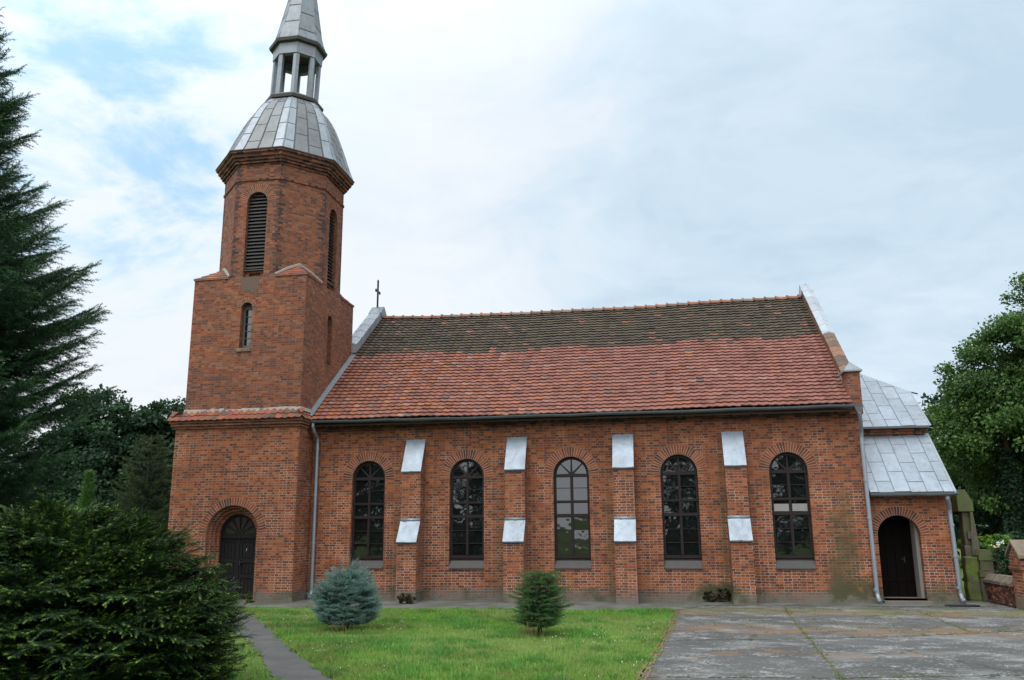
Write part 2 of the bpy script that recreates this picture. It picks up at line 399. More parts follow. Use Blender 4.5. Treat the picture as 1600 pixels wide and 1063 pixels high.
# ------------------------------------------------------------------ mesh helpers
class MB:
    def __init__(s):
        s.v, s.f, s.c = [], [], []

    def add(s, vs, fs, col=(1, 1, 1)):
        o = len(s.v)
        s.v += [tuple(p) for p in vs]
        s.c += [col] * len(vs)
        s.f += [tuple(i + o for i in f) for f in fs]
        return s

    def quad(s, a, b, c, d, col=(1, 1, 1)):
        return s.add([a, b, c, d], [(0, 1, 2, 3)], col)

    def box(s, x0, y0, z0, x1, y1, z1, col=(1, 1, 1)):
        vs = [(x, y, z) for z in (z0, z1) for y in (y0, y1) for x in (x0, x1)]
        return s.add(vs, [(0, 2, 3, 1), (4, 5, 7, 6), (0, 1, 5, 4), (2, 6, 7, 3), (0, 4, 6, 2), (1, 3, 7, 5)], col)

    def prism(s, poly, d, col=(1, 1, 1)):
        """poly: 3-D points of a convex face, d: extrusion vector"""
        n = len(poly)
        q = [tuple(Vector(p) + Vector(d)) for p in poly]
        fs = [tuple(range(n))[::-1], tuple(range(n, 2 * n))] + [(i, (i + 1) % n, n + (i + 1) % n, n + i) for i in range(n)]
        return s.add(list(poly) + q, fs, col)

    def tube(s, pts, r, n=10, col=(1, 1, 1), caps=True):
        pts = [Vector(p) for p in pts]
        rs = r if isinstance(r, (list, tuple)) else [r] * len(pts)
        vs, fs = [], []
        ref = None
        for i, p in enumerate(pts):
            a = pts[max(i - 1, 0)]; b = pts[min(i + 1, len(pts) - 1)]
            d = (b - a).normalized()
            if ref is None:
                ref = Vector((1, 0, 0)) if abs(d.x) < 0.9 else Vector((0, 1, 0))
            e1 = (ref - d * ref.dot(d)).normalized(); e2 = d.cross(e1)
            ref = e1
            vs += [p + rs[i] * (math.cos(2 * PI * k / n) * e1 + math.sin(2 * PI * k / n) * e2) for k in range(n)]
        for i in range(len(pts) - 1):
            for k in range(n):
                fs.append((i * n + k, i * n + (k + 1) % n, (i + 1) * n + (k + 1) % n, (i + 1) * n + k))
        if caps:
            fs.append(tuple(range(n))[::-1]); fs.append(tuple(range((len(pts) - 1) * n, len(pts) * n)))
        return s.add(vs, fs, col)

    def lathe8(s, cx, cy, prof, sy=1.0, lean=0.0, close=True, col=(1, 1, 1)):
        """octagonal rings with flats to the front; prof: (apothem, z)"""
        vs, fs = [], []
        for (a, z) in prof:
            r = a / math.cos(PI / 8)
            for k in range(8):
                t = PI / 8 + k * PI / 4
                vs.append((cx + leanx(z, lean) + r * math.cos(t), cy + sy * r * math.sin(t), z))
        n = len(prof)
        for i in range(n - 1):
            for k in range(8):
                fs.append((i * 8 + k, i * 8 + (k + 1) % 8, (i + 1) * 8 + (k + 1) % 8, (i + 1) * 8 + k))
        if close:
            fs.append(tuple(range(8))[::-1]); fs.append(tuple(range((n - 1) * 8, n * 8)))
        return s.add(vs, fs, col)

    def plate(s, loops, d0, d1, fr, col=(1, 1, 1), sides=True):
        """flat plate with holes: loops of (a,b); fr(a,b,d) -> 3-D point"""
        flat = [p for l in loops for p in l]
        tris = tessellate_polygon([[Vector((a, b, 0)) for a, b in l] for l in loops])
        n = len(flat)
        vs = [fr(a, b, d0) for a, b in flat] + [fr(a, b, d1) for a, b in flat]
        fs = []
        for t in tris:
            A, B, C = (Vector((*flat[i], 0)) for i in t)
            if (B - A).cross(C - A).z < 0: t = (t[0], t[2], t[1])
            fs.append(tuple(t)); fs.append((t[2] + n, t[1] + n, t[0] + n))
        o = 0
        for li, l in enumerate(loops):
            k = len(l)
            area = sum(l[i][0] * l[(i + 1) % k][1] - l[(i + 1) % k][0] * l[i][1] for i in range(k))
            flip = (area < 0) ^ (li > 0)
            for i in range(k):
                a, b = o + i, o + (i + 1) % k
                q = (a, a + n, b + n, b) if not flip else (a, b, b + n, a + n)
                fs.append(q)
            o += k
        return s.add(vs, fs, col)

    def build(s, name, mat, parent=None, smooth=False, loc=None):
        me = bpy.data.meshes.new(name)
        me.from_pydata(s.v, [], s.f)
        me.materials.append(M[mat] if isinstance(mat, str) else mat)
        at = me.attributes.new('col', 'FLOAT_COLOR', 'POINT')
        cc = np.ones((len(s.v), 4), dtype=np.float32)
        cc[:, :3] = np.array(s.c, dtype=np.float32).reshape(-1, 3)
        at.data.foreach_set('color', cc.ravel())
        if smooth:
            me.polygons.foreach_set('use_smooth', [True] * len(me.polygons))
        me.update()
        o = bpy.data.objects.new(name, me)
        COL.objects.link(o)
        if parent is not None: o.parent = parent
        if loc is not None: o.location = loc
        return o


def leanx(z, k):
    return k * max(0.0, z - 13.4)


def tag(o, label=None, cat=None, group=None, kind=None):
    for k, v in (('label', label), ('category', cat), ('group', group), ('kind', kind)):
        if v: o[k] = v
    return o


def empty(name, loc, label, cat, group=None):
    o = bpy.data.objects.new(name, None)
    o.empty_display_size = 0.3
    o.location = loc
    COL.objects.link(o)
    return tag(o, label, cat, group)


FRONT = lambda y: (lambda a, b, d: (a, y + d, b))          # a = x, b = z, depth to +y
def arch_loop(cx, hw, z0, zs, n=20, rise=None):
    """closed loop: jambs from z0 to zs then a round head"""
    rise = rise or hw
    pts = [(cx - hw, z0), (cx + hw, z0)]
    pts += [(cx + hw * math.cos(PI * i / n), zs + rise * math.sin(PI * i / n)) for i in range(n + 1)]
    return pts


def rect(x0, z0, x1, z1):
    return [(x0, z0), (x1, z0), (x1, z1), (x0, z1)]


def brick_tint(dark=0.25, k=1.0):
    r = random.random()
    if r < dark * 0.7: c = (0.10, 0.043, 0.03)
    else:
        t = random.random()
        c = tuple(a + (b - a) * t for a, b in zip((0.165, 0.05, 0.026), (0.265, 0.085, 0.037)))
    j = random.uniform(0.85, 1.15) * k
    return tuple(x * j for x in c)


def arch_ring(parent, cx, r0, r1, zs, fr, n=30, ext=0.0, name='brick_arch', proud=0.006, a0=0.0, tk=1.0, dark=0.22):
    """voussoir ring: mortar band with single wedge bricks standing a little proud"""
    mb = MB()
    N = 40
    lo = [(cx + r0 * math.cos(a0 + (PI - 2 * a0) * i / N), zs + r0 * math.sin(a0 + (PI - 2 * a0) * i / N)) for i in range(N + 1)]
    hi = [(cx + r1 * math.cos(a0 + (PI - 2 * a0) * i / N), zs + r1 * math.sin(a0 + (PI - 2 * a0) * i / N)) for i in range(N + 1)]
    mb.plate([lo + hi[::-1]], -proud * 0.5, 0.02, fr, (0.33, 0.26, 0.21))
    g = 0.0075
    for i in range(n):
        t0 = a0 + (PI - 2 * a0) * i / n; t1 = a0 + (PI - 2 * a0) * (i + 1) / n
        def P(r, t, s): return (cx + r * math.cos(t + s * g / r), zs + r * math.sin(t + s * g / r))
        mb.plate([[P(r0 + 0.004, t0, 1), P(r1 - 0.004, t0, 1), P(r1 - 0.004, t1, -1), P(r0 + 0.004, t1, -1)]], -proud, 0.02, fr, brick_tint(dark, tk))
    return mb.build(name, 'piece', parent)


# ------------------------------------------------------------------ the church
church = empty('church', (0, 0, 0), 'red brick village church with square west tower, zinc spire and red tiled nave roof', 'church')
WX = [-8.659, -5.646, -2.572, 0.478, 3.447]
WH, ZSILL, ZSPR = 0.515, 0.87, 3.49
XL, XR = -10.37, 5.19
EAVE = 5.28

# nave walls
mb = MB()
loops = [rect(-10.52, 0, 5.5, 5.0)] + [arch_loop(x, WH, ZSILL, ZSPR) for x in WX]
mb.plate(loops, 0.0, 0.45, FRONT(0))
mb.build('nave_wall', 'brick', church)
MB().box(-10.52, 11.4, 0, 5.5, 11.86, 5.1).build('rear_wall', 'brick', church)
mb = MB()
mb.box(-10.5, 0.62, 0.2, 5.1, 0.66, 5.0)
mb.box(-10.5, 0.46, -0.05, 5.1, 11.3, 0.1)
mb.build('interior_screen', 'dark', church)
# gable walls (pentagons) with raised parapets
for (x0, x1) in ((-10.78, -10.37), (5.19, 5.5)):
    mb = MB()
    y0 = 3.1 if x0 < 0 else 0.0
    zb = 5.0 + (y0 + 0.35) / 6.28 * 4.72
    poly = [(x0, 0.46 if x0 > 0 else 3.16, 0.0), (x0, 11.4, 0.0), (x0, 11.9, 5.35), (x0, 5.93, 10.1), (x0, y0 + 0.46, 5.75 + (y0 + 0.46) * 0.742), (x0, 0.46 if x0 > 0 else 3.16, 5.5 if x0 > 0 else 7.9)]
    mb.prism(poly, (x1 - x0, 0, 0))
    mb.build('gable_wall', 'brick_tower', church)

# plinth (grey rendered foot)
mb = MB()
mb.box(-10.47, -0.008, 0.0, 5.508, 0.05, 0.36)
mb.build('plinth', 'plinth', church)

# stepped eaves cornice of sooty brick
mb = MB()
for i, (d, z0, z1) in enumerate(((0.05, 4.92, 5.0), (0.10, 5.002, 5.08), (0.16, 5.082, 5.16), (0.22, 5.162, 5.24))):
    mb.box(-10.46, -d, z0, 5.5, 0.3, z1)
mb.build('eaves_cornice', 'brick_dark', church)


# windows
def window(cx, seed, vent=False):
    rd = random.Random(seed)
    y = 0.12
    zs = 3.475
    panes = []
    for (a, b) in ((-0.445, -0.04), (0.04, 0.445)):
        for (z0, z1) in ((1.235, 1.565), (1.583, 1.93), (1.948, 2.285), (2.385, 2.69), (2.765, 3.105), (3.123, 3.425)):
            panes.append(rect(cx + a, z0, cx + b, z1))
    for k in range(4):
        a0, a1 = k * PI / 4, (k + 1) * PI / 4
        r0, r1 = 0.075, 0.435
        n = 6
        arc = [(cx + r1 * math.cos(a0 + 0.035 + (a1 - a0 - 0.07) * i / n), zs + 0.02 + r1 * math.sin(a0 + 0.035 + (a1 - a0 - 0.07) * i / n)) for i in range(n + 1)]
        mid = (a0 + a1) / 2
        panes.append([(cx + r0 * math.cos(mid), zs + 0.02 + r0 * math.sin(mid))] + arc)
    fr = MB()
    fr.plate([arch_loop(cx, WH - 0.004, 1.15, ZSPR)] + panes, 0.0, 0.07, FRONT(y))
    # raised mouldings: outer rim, transom bars, mullion
    fr.box(cx - 0.50, y - 0.03, 2.30, cx + 0.50, y + 0.002, 2.37)
    fr.box(cx - 0.50, y - 0.025, 3.435, cx + 0.50, y + 0.002, 3.475)
    fr.box(cx - 0.50, y - 0.02, 2.71, cx + 0.50, y + 0.002, 2.745)
    fr.box(cx - 0.028, y - 0.018, 1.24, cx + 0.028, y + 0.002, 3.43)
    fr.box(cx - 0.51, y - 0.035, 1.15, cx + 0.51, y + 0.002, 1.20)
    w_ = fr.build('window', 'frame', church)
    gl = MB()
    for p in panes:
        mx_ = sum(q[0] for q in p) / len(p); mz = sum(q[1] for q in p) / len(p)
        ta, tb = rd.gauss(0, 0.006), rd.gauss(0, 0.006)
        pts = [(mx_ + (a - mx_) * 1.03, y + 0.035 + ta * (a - mx_) + tb * (b - mz), mz + (b - mz) * 1.03) for a, b in p]
        gl.add(pts, [tuple(range(len(pts)))])
    gl.build('glass', 'glass', w_)
    if vent:
        MB().box(cx - 0.44, y - 0.012, 2.40, cx - 0.045, y + 0.03, 2.60).box(cx + 0.045, y - 0.012, 2.40, cx + 0.44, y + 0.03, 2.60).build('vent_flap', 'frame_pale', w_)
    sl = MB()
    sl.prism([(cx - 0.512, 0.17, 1.149), (cx - 0.512, -0.045, 0.89), (cx - 0.512, -0.045, 0.865), (cx - 0.512, 0.17, 0.872)], (1.024, 0, 0))
    sl.build('sill', 'sill', w_)
    arch_ring(w_, cx, WH + 0.002, 0.80, ZSPR, FRONT(0), n=31, a0=-0.10)
    return w_


for i, x in enumerate(WX):
    window(x, 5 + i, vent=(i == 4))

# buttresses
for bx in (-7.20, -4.135, -1.055, 2.0):
    h = 0.283
    mb = MB()
    mb.box(bx - h, -0.80, 0.0, bx + h, 0.0, 1.66)
    mb.prism([(bx - h, -0.80, 1.66), (bx - h, -0.0, 1.66), (bx - h, -0.0, 3.66), (bx - h, -0.455, 3.66), (bx - h, -0.455, 2.20)], (2 * h, 0, 0))
    mb.prism([(bx - h, -0.455, 3.66), (bx - h, 0.0, 3.66), (bx - h, 0.0, 4.56)], (2 * h, 0, 0))
    b = mb.build('buttress', 'brick', church)
    j = random.uniform(0.92, 1.08)
    zc = (0.245 * j, 0.285 * j, 0.33 * j)
    e = 0.012
    def cap(y0, z0, y1, z1, lip):
        c = MB()
        n = Vector((0, -(z1 - z0), (y1 - y0))).normalized()
        t = n * 0.016
        a = Vector((bx - h - e, y0, z0)) + t; bq = Vector((bx + h + e, y0, z0)) + t
        cq = Vector((bx + h + e, y1, z1)) + t; d = Vector((bx - h - e, y1, z1)) + t
        N = 7                                            # slightly dented sheet
        vs, fs = [], []
        for i in range(N):
            for k in range(N):
                p = a.lerp(bq, k / (N - 1)).lerp(d.lerp(cq, k / (N - 1)), i / (N - 1))
                vs.append(p + n * random.gauss(0, 0.0045))
        for i in range(N - 1):
            for k in range(N - 1):
                fs.append((i * N + k, i * N + k + 1, (i + 1) * N + k + 1, (i + 1) * N + k))
        c.add(vs, fs, zc)
        c.box(bx - h - e, y0 - 0.006, z0 - 0.03, bx + h + e, y0 + 0.03, z0 + 0.012, tuple(x * 0.7 for x in zc))
        for sx in (-1, 1):
            x0 = bx + sx * (h + e)
            c.prism([(x0, y0, z0 + 0.012), (x0, y0, z0 - 0.03), (x0, y1, z1 - 0.035), (x0, y1, z1 + 0.015)], (-sx * 0.008, 0, 0), tuple(x * 0.8 for x in zc))
        if lip: c.box(bx - h - e, -0.468, z1 - 0.01, bx + h + e, -0.45, z1 + 0.09, tuple(x * 0.7 for x in zc))
        return c.build('buttress_cap', 'zinc', b, smooth=True)
    cap(-0.49, 3.63, 0.0, 4.60, False)
    cap(-0.84, 1.63, -0.455, 2.20, True)
    MB().box(bx - h - 0.012, -0.812, 0.0, bx + h + 0.012, -0.010, 0.26).build('buttress_foot', 'plinth', b)


# tiled roofs
def tile_colour(x, v, dark):
    """pigment of one clay tile: mossy upper band, mixed repairs to the left, dull red to the right"""
    j = random.uniform(0.90, 1.10)
    r = random.random()
    if dark:
        if r < 0.02: c = (0.21, 0.080, 0.050)
        elif r < 0.09: c = (0.110, 0.066, 0.047)
        elif r < 0.5: c = (0.055, 0.043, 0.030)
        else: c = (0.070, 0.053, 0.031)
    else:
        left = min(1.0, max(0.0, (-1.0 - x) / 6.5))
        pm = 0.04 + 0.55 * left
        if -0.3 < x < 1.9: pm = max(pm, 0.20)
        if r < pm:
            q = random.random()
            if q < 0.36: c = (0.262, 0.094, 0.046)
            elif q < 0.62: c = (0.222, 0.080, 0.049)
            elif q < 0.74: c = (0.25, 0.135, 0.108)
            elif q < 0.92: c = (0.185, 0.070, 0.050)
            elif q < 0.95: c = (0.12, 0.088, 0.075)
            else: c = (0.29, 0.125, 0.06)
        else:
            q = random.random()
            c = (0.222, 0.090, 0.067) if q < 0.62 else (0.204, 0.080, 0.059) if q < 0.9 else (0.236, 0.101, 0.077)
    return tuple(k * j for k in c)


def tiles(mb, O, U, V, width, length, tw, cl, colour, sag=None, prof=0.011, lift=0.052, yshift=0.0):
    O, U, V = Vector(O), Vector(U).normalized(), Vector(V).normalized()
    Nn = U.cross(V)
    nx, ny = max(1, round(width / tw)), max(1, round(length / cl))
    tw, cl = width / nx, length / ny
    K = 6
    for j in range(ny):
        row = random.gauss(0, 0.004)
        for i in range(nx):
            jl = random.gauss(0, 0.007); jh = random.gauss(0, 0.0045)
            vs = []
            for (vv, hh) in ((j * cl - 0.035 + jl + row, lift - 0.026), (j * cl - 0.035 + jl + row, lift + jh), ((j + 1) * cl + 0.01, 0.004)):
                for k in range(K + 1):
                    t = k / K
                    ph = prof * (math.cos(2 * PI * t) * 0.7 + math.sin(2 * PI * t) * 0.45)
                    uu = (i + t) * tw
                    p = O + U * uu + V * vv + Nn * (hh + ph)
                    if sag: p.z += sag(uu / width, vv / length)
                    vs.append(p)
            fs = []
            for a in range(2):
                for k in range(K):
                    fs.append((a * (K + 1) + k, a * (K + 1) + k + 1, (a + 1) * (K + 1) + k + 1, (a + 1) * (K + 1) + k))
            mb.add(vs, fs, colour((i + 0.5) * tw, (j + 0.5) * cl, i, j))


y_e, z_e, y_r, z_r = -0.44, EAVE - 0.03, 5.93, 9.90
SL = math.hypot(y_r - y_e, z_r - z_e)
V1 = Vector((0, y_r - y_e, z_r - z_e)) / SL


def sag_front(u, v):
    return -0.085 * math.sin(PI * min(1, u * 1.25)) * (0.35 + 0.65 * v) + 0.012 * math.sin(9 * u + 5 * v) + 0.008 * math.sin(23 * u + 3) + 0.05 * max(0, 1 - u * 9) * v


cell = {}
def nave_colour(u, v, i, j):
    x = XL + u
    edge = 4.62 + 0.05 * math.sin(x * 1.3) + (random.gauss(0, 0.12) if random.random() < 0.5 else 0)
    return tile_colour(x, v, v > edge)


mb = MB()
tiles(mb, (XL, y_e, z_e), (1, 0, 0), V1, XR - XL, SL, 0.225, 0.2255, nave_colour, sag_front)
V1b = Vector((0, -V1.y, V1.z))
tiles(mb, (XR, 2 * y_r - y_e, z_e), (-1, 0, 0), V1b, XR - XL, SL, 0.45, 0.45, nave_colour)
nr = mb.build('nave_roof', 'tile', church)
mb = MB()
mb.prism([(XL, y_e + 0.03, z_e - 0.22), (XL, y_r, z_r - 0.24), (XL, y_r, z_r - 0.20), (XL, y_e + 0.03, z_e - 0.17)], (XR - XL, 0, 0))
mb.prism([(XL, 2 * y_r - y_e, z_e - 0.22), (XL, y_r, z_r - 0.24), (XL, y_r, z_r - 0.20), (XL, 2 * y_r - y_e, z_e - 0.17)], (XR - XL, 0, 0))
mb.build('roof_boarding', 'bark', nr)
mb = MB()
x = XL + 0.02
k = 0
while x < XR - 0.1:
    u = (x - XL) / (XR - XL)
    zz = z_r + 0.02 + sag_front(u, 1.0)
    n = 8
    L = 0.40
    c = random.choice([(0.26, 0.115, 0.075), (0.30, 0.135, 0.09), (0.16, 0.095, 0.065), (0.22, 0.16, 0.12)])
    vs = []
    for q, (dx, r, dz) in enumerate(((0, 0.125, 0.02), (0, 0.145, 0.02), (0.06, 0.145, 0.02), (0.07, 0.125, 0.008), (L, 0.115, 0.0))):
        vs += [(x + dx, y_r + r * math.cos(PI * i / n), zz + dz - 0.04 + r * math.sin(PI * i / n)) for i in range(n + 1)]
    fs = [(a * (n + 1) + i, a * (n + 1) + i + 1, (a + 1) * (n + 1) + i + 1, (a + 1) * (n + 1) + i) for a in range(4) for i in range(n)]
    mb.add(vs, fs, c)
    x += 0.385
mb.build('ridge', 'tile', nr)


# sheet-metal helper
def clip(poly, a, b, c):
    """keep a*u + b*v <= c"""
    out = []
    for i in range(len(poly)):
        p, q = poly[i], poly[(i + 1) % len(poly)]
        dp, dq = a * p[0] + b * p[1] - c, a * q[0] + b * q[1] - c
        if dp <= 0: out.append(p)
        if (dp < 0 < dq) or (dq < 0 < dp):
            t = dp / (dp - dq)
            out.append((p[0] + (q[0] - p[0]) * t, p[1] + (q[1] - p[1]) * t))
    return out


def zinc_tint(base=(0.47, 0.505, 0.535), var=0.07):
    j = random.uniform(1 - var, 1 + var)
    s = random.uniform(-0.004, 0.004)
    return (base[0] * j + s, base[1] * j, base[2] * j - s)


def sheets(mb, O, U, V, poly, cw, rl, base=(0.47, 0.505, 0.535), gap=0.018, u_off=0.0, dark=(0.06, 0.065, 0.07)):
    """lapped zinc sheets over a convex polygon given in (u,v) on the plane O + u U + v V"""
    O, U, V = Vector(O), Vector(U).normalized(), Vector(V).normalized()
    Nn = U.cross(V)
    us = [p[0] for p in poly]; vs_ = [p[1] for p in poly]
    halves = []
    k = len(poly)
    area = sum(poly[i][0] * poly[(i + 1) % k][1] - poly[(i + 1) % k][0] * poly[i][1] for i in range(k))
    pl = poly if area > 0 else poly[::-1]
    for i in range(k):
        (u0, v0), (u1, v1) = pl[i], pl[(i + 1) % k]
        a, b = (v1 - v0), -(u1 - u0)
        halves.append((a, b, a * u0 + b * v0))
    P = lambda u, v, h: O + U * u + V * v + Nn * h
    mb.add([P(u, v, 0.0) for u, v in pl], [tuple(range(k))], dark)
    ci = 0
    u = min(us) + u_off
    while u < max(us):
        v = min(vs_) - (rl * 0.5 if ci % 2 else 0.0) + random.uniform(-0.05, 0.05)
        while v < max(vs_):
            q = [(u + gap / 2, v + gap / 2), (u + cw - gap / 2, v + gap / 2), (u + cw - gap / 2, v + rl - gap / 2), (u + gap / 2, v + rl - gap / 2)]
            for (a, b, c) in halves:
                q = clip(q, a, b, c) if q else q
            if len(q) > 2:
                n = len(q)
                t = [random.gauss(0.006, 0.002) for _ in q]
                top = [P(a, b, 0.008 + t[i]) for i, (a, b) in enumerate(q)]
                bot = [P(a, b, 0.001) for a, b in q]
                col = zinc_tint(base)
                mb.add(top + bot, [tuple(range(n))] + [(i, n + i, n + (i + 1) % n, (i + 1) % n) for i in range(n)], col)
            v += rl
        # upright seam
        sv = [v_ for v_ in np.linspace(min(vs_), max(vs_), 40) if all(a * u + b * v_ <= c + 1e-6 for a, b, c in halves)]
        if len(sv) > 1:
            a0, a1 = sv[0], sv[-1]
            s0 = [P(u - 0.007, a0, 0.002), P(u + 0.007, a0, 0.002), P(u + 0.007, a1, 0.002), P(u - 0.007, a1, 0.002)]
            mb.prism(s0, Nn * 0.022, (base[0] * 0.6, base[1] * 0.62, base[2] * 0.65))
        u += cw
        ci += 1


# gable parapet copings -------------------------------------------------
def coping(x0, x1, y0, z0, y1, z1, mat, colour, seg=0.75, peak=0.07, thick=0.06, parent=church, name='gable_coping', both=True):
    for sgn in ((1, -1) if both else (1,)):
        mb = MB()
        L = math.hypot(y1 - y0, z1 - z0)
        n = max(1, round(L / seg))
        for i in range(n):
            t0, t1 = i / n, (i + 1) / n + 0.006
            pts = []
            for t, up in ((t0, 0.012), (t1, 0.0)):
                y = y0 + (y1 - y0) * t; z = z0 + (z1 - z0) * t + up
                if sgn < 0: y = 2 * y_r - y
                xm = (x0 + x1) / 2
                pts += [(x0, y, z - thick), (x0, y, z), (xm, y, z + peak), (x1, y, z), (x1, y, z - thick)]
            mb.add(pts, [(0, 1, 6, 5), (1, 2, 7, 6), (2, 3, 8, 7), (3, 4, 9, 8), (4, 3, 2, 1, 0), (5, 6, 7, 8, 9)], colour())
        mb.build(name, mat, parent)


coping(-10.80, -10.345, 3.1, 8.32, 5.93, 10.33, 'zinc', lambda: zinc_tint((0.27, 0.295, 0.32), 0.05), 0.62, thick=0.30)
coping(5.165, 5.53, 2.65, 7.88, 5.93, 10.36, 'zinc', lambda: zinc_tint((0.33, 0.37, 0.405)), 0.62)
coping(5.175, 5.52, 0.28, 6.09, 2.65, 7.86, 'tile', lambda: random.choice([(0.135, 0.085, 0.062), (0.16, 0.10, 0.07), (0.11, 0.08, 0.06), (0.23, 0.12, 0.075)]), 0.34, 0.06)
# lead flashing between roof and tower, roof and east parapet
mb = MB()
for (xa, xb, ya, yb) in ((-10.515, -10.36, -0.42, 3.2), ):
    a = Vector((xa, ya, z_e + (ya - y_e) * (V1.z / V1.y) + 0.14)); b = Vector((xa, yb, z_e + (yb - y_e) * (V1.z / V1.y) + 0.14))
    c = b + Vector((xb - xa, 0, -0.055)); d = a + Vector((xb - xa, 0, -0.055))
    mb.prism([a, d, c, b], (0, 0, 0.02), (0.18, 0.195, 0.21))
mb.build('flashing', 'zinc', church)
mb = MB()
mb.prism([(5.186, -0.1, 5.62), (5.186, 0.5, 6.06), (5.186, 0.9, 6.36), (5.186, 0.9, 6.26), (5.186, 0.0, 5.55)], (-0.015, 0, 0), (0.24, 0.27, 0.30))
mb.build('flashing', 'zinc', church)
# apex caps
mb = MB()
mb.prism([(-10.82, 5.55, 10.09), (-10.82, 5.93, 10.42), (-10.82, 6.31, 10.09), (-10.82, 6.2, 9.95), (-10.82, 5.66, 9.95)], (0.50, 0, 0), (0.20, 0.22, 0.24))
mb.build('gable_apex_cap', 'zinc', church)
mb = MB()
mb.prism([(5.15, 5.6, 10.12), (5.15, 5.93, 10.44), (5.15, 6.26, 10.12), (5.15, 6.1, 9.95), (5.15, 5.7, 9.95)], (0.40, 0, 0), (0.32, 0.355, 0.39))
mb.build('gable_apex_cap', 'zinc', church)
# east kneeler pier and pyramid cap
mb = MB()
mb.box(5.16, -0.14, 5.0, 5.52, 0.42, 6.17)
pier = mb.build('gable_pier', 'brick_tower', church)
mb = MB()
x0, x1, ya, yb = 5.10, 5.585, -0.21, 0.48
xm, ym = 5.34, 0.13
mb.add([(x0, ya, 6.17), (x1, ya, 6.17), (x1, yb, 6.17), (x0, yb, 6.17), (x0, ya, 6.21), (x1, ya, 6.21), (x1, yb, 6.21), (x0, yb, 6.21), (xm, ym, 6.50)],
       [(3, 2, 1, 0), (0, 1, 5, 4), (1, 2, 6, 5), (2, 3, 7, 6), (3, 0, 4, 7), (4, 5, 8), (5, 6, 8), (6, 7, 8), (7, 4, 8)], (0.21, 0.23, 0.255))
mb.build('pier_cap', 'zinc', pier)

# cross on the west gable
mb = MB()
cx, cy = -10.6, 5.93
mb.box(cx - 0.028, cy - 0.028, 10.38, cx + 0.028, cy + 0.028, 11.46)
mb.box(cx - 0.024, cy - 0.22, 11.012, cx + 0.024, cy + 0.22, 11.068)
for (dy, dz) in ((-0.22, 11.04), (0.22, 11.04), (0, 11.46)):
    for k in range(3):
        a = {(-0.22): PI, 0.22: 0.0, 0: PI / 2}[dy] + (k - 1) * PI / 2
        mb.tube([(cx - 0.018, cy + dy + 0.035 * math.cos(a), dz + 0.035 * math.sin(a)), (cx + 0.018, cy + dy + 0.035 * math.cos(a), dz + 0.035 * math.sin(a))], 0.034, 8)
mb.build('cross', 'iron', church)

# gutter and downpipes
def gutter(name, pts, r, parent, mat):
    mb = MB()
    n = 8
    vs, fs = [], []
    ring = []
    for s in (1.0, 0.86):
        for (x, y, z) in pts:
            vs += [(x, y + s * r * math.cos(PI + PI * i / n), z + s * r * math.sin(PI + PI * i / n)) for i in range(n + 1)]
    m_ = len(pts)
    for sh in range(2):
        for a in range(m_ - 1):
            for i in range(n):
                o = sh * m_ * (n + 1)
                fs.append((o + a * (n + 1) + i, o + (a + 1) * (n + 1) + i, o + (a + 1) * (n + 1) + i + 1, o + a * (n + 1) + i + 1))
    for a in range(m_ - 1):
        for i in (0, n):
            o = m_ * (n + 1)
            fs.append((a * (n + 1) + i, (a + 1) * (n + 1) + i, o + (a + 1) * (n + 1) + i, o + a * (n + 1) + i))
    for a in (0, m_ - 1):
        fs.append(tuple(a * (n + 1) + i for i in range(n + 1)))
    mb.add(vs, fs)
    k = 0
    for (x, y, z) in pts[1:-1]:                       # brackets
        mb.tube([(x, y + r + 0.01, z + 0.02), (x, y + r * 0.75, z - r * 0.75), (x, y, z - r - 0.006), (x, y - r * 0.75, z - r * 0.75), (x, y - r - 0.008, z + 0.02)], 0.012, 5)
        mb.box(x + 0.35, y - r - 0.004, z - 0.02, x + 0.37, y - r * 0.6, z + 0.012)
    return mb.build(name, mat, parent)


gp = []
for i in range(21):
    x = -10.36 + (5.36 + 10.36) * i / 20
    gp.append((x, -0.52, 5.20 - 0.022 * math.sin(PI * i / 20) + random.gauss(0, 0.008)))
gutter('gutter', gp, 0.075, church, 'pipe_dark')


def downpipe(pts, r, collars, mat='pipe', shoe=True):
    mb = MB()
    mb.tube(pts, r, 12)
    for (x, y, z) in collars:
        mb.tube([(x, y, z - 0.035), (x, y, z + 0.035)], r + 0.01, 12)
        mb.box(x - 0.012, y, z - 0.012, x + 0.012, y + 0.12, z + 0.012)
    return mb.build('downpipe', mat, church, smooth=False)


x = -10.27
downpipe([(x - 0.02, -0.50, 5.16), (x - 0.02, -0.50, 5.02), (x, -0.42, 4.88), (x, -0.16, 4.70), (x, -0.13, 4.55), (x, -0.13, 0.25), (x, -0.17, 0.12), (x, -0.30, 0.05)], 0.052, [(x, -0.13, z) for z in (4.4, 3.0, 1.6, 0.5)])
x = 5.41
downpipe([(5.33, -0.50, 5.15), (5.33, -0.50, 4.98), (5.37, -0.40, 4.80), (x, -0.16, 4.50), (x, -0.12, 4.35), (x + 0.02, -0.12, 0.25), (x + 0.03, -0.17, 0.12), (x + 0.05, -0.28, 0.05)], 0.055, [(x, -0.12, z) for z in (4.2, 3.2, 2.2, 0.35)])
mb = MB()
mb.prism([(5.20, -0.58, 5.16), (5.44, -0.58, 5.16), (5.39, -0.55, 4.98), (5.27, -0.55, 4.98)], (0, 0.14, 0))
mb.build('rainwater_head', 'pipe_dark', church)
x = 7.50
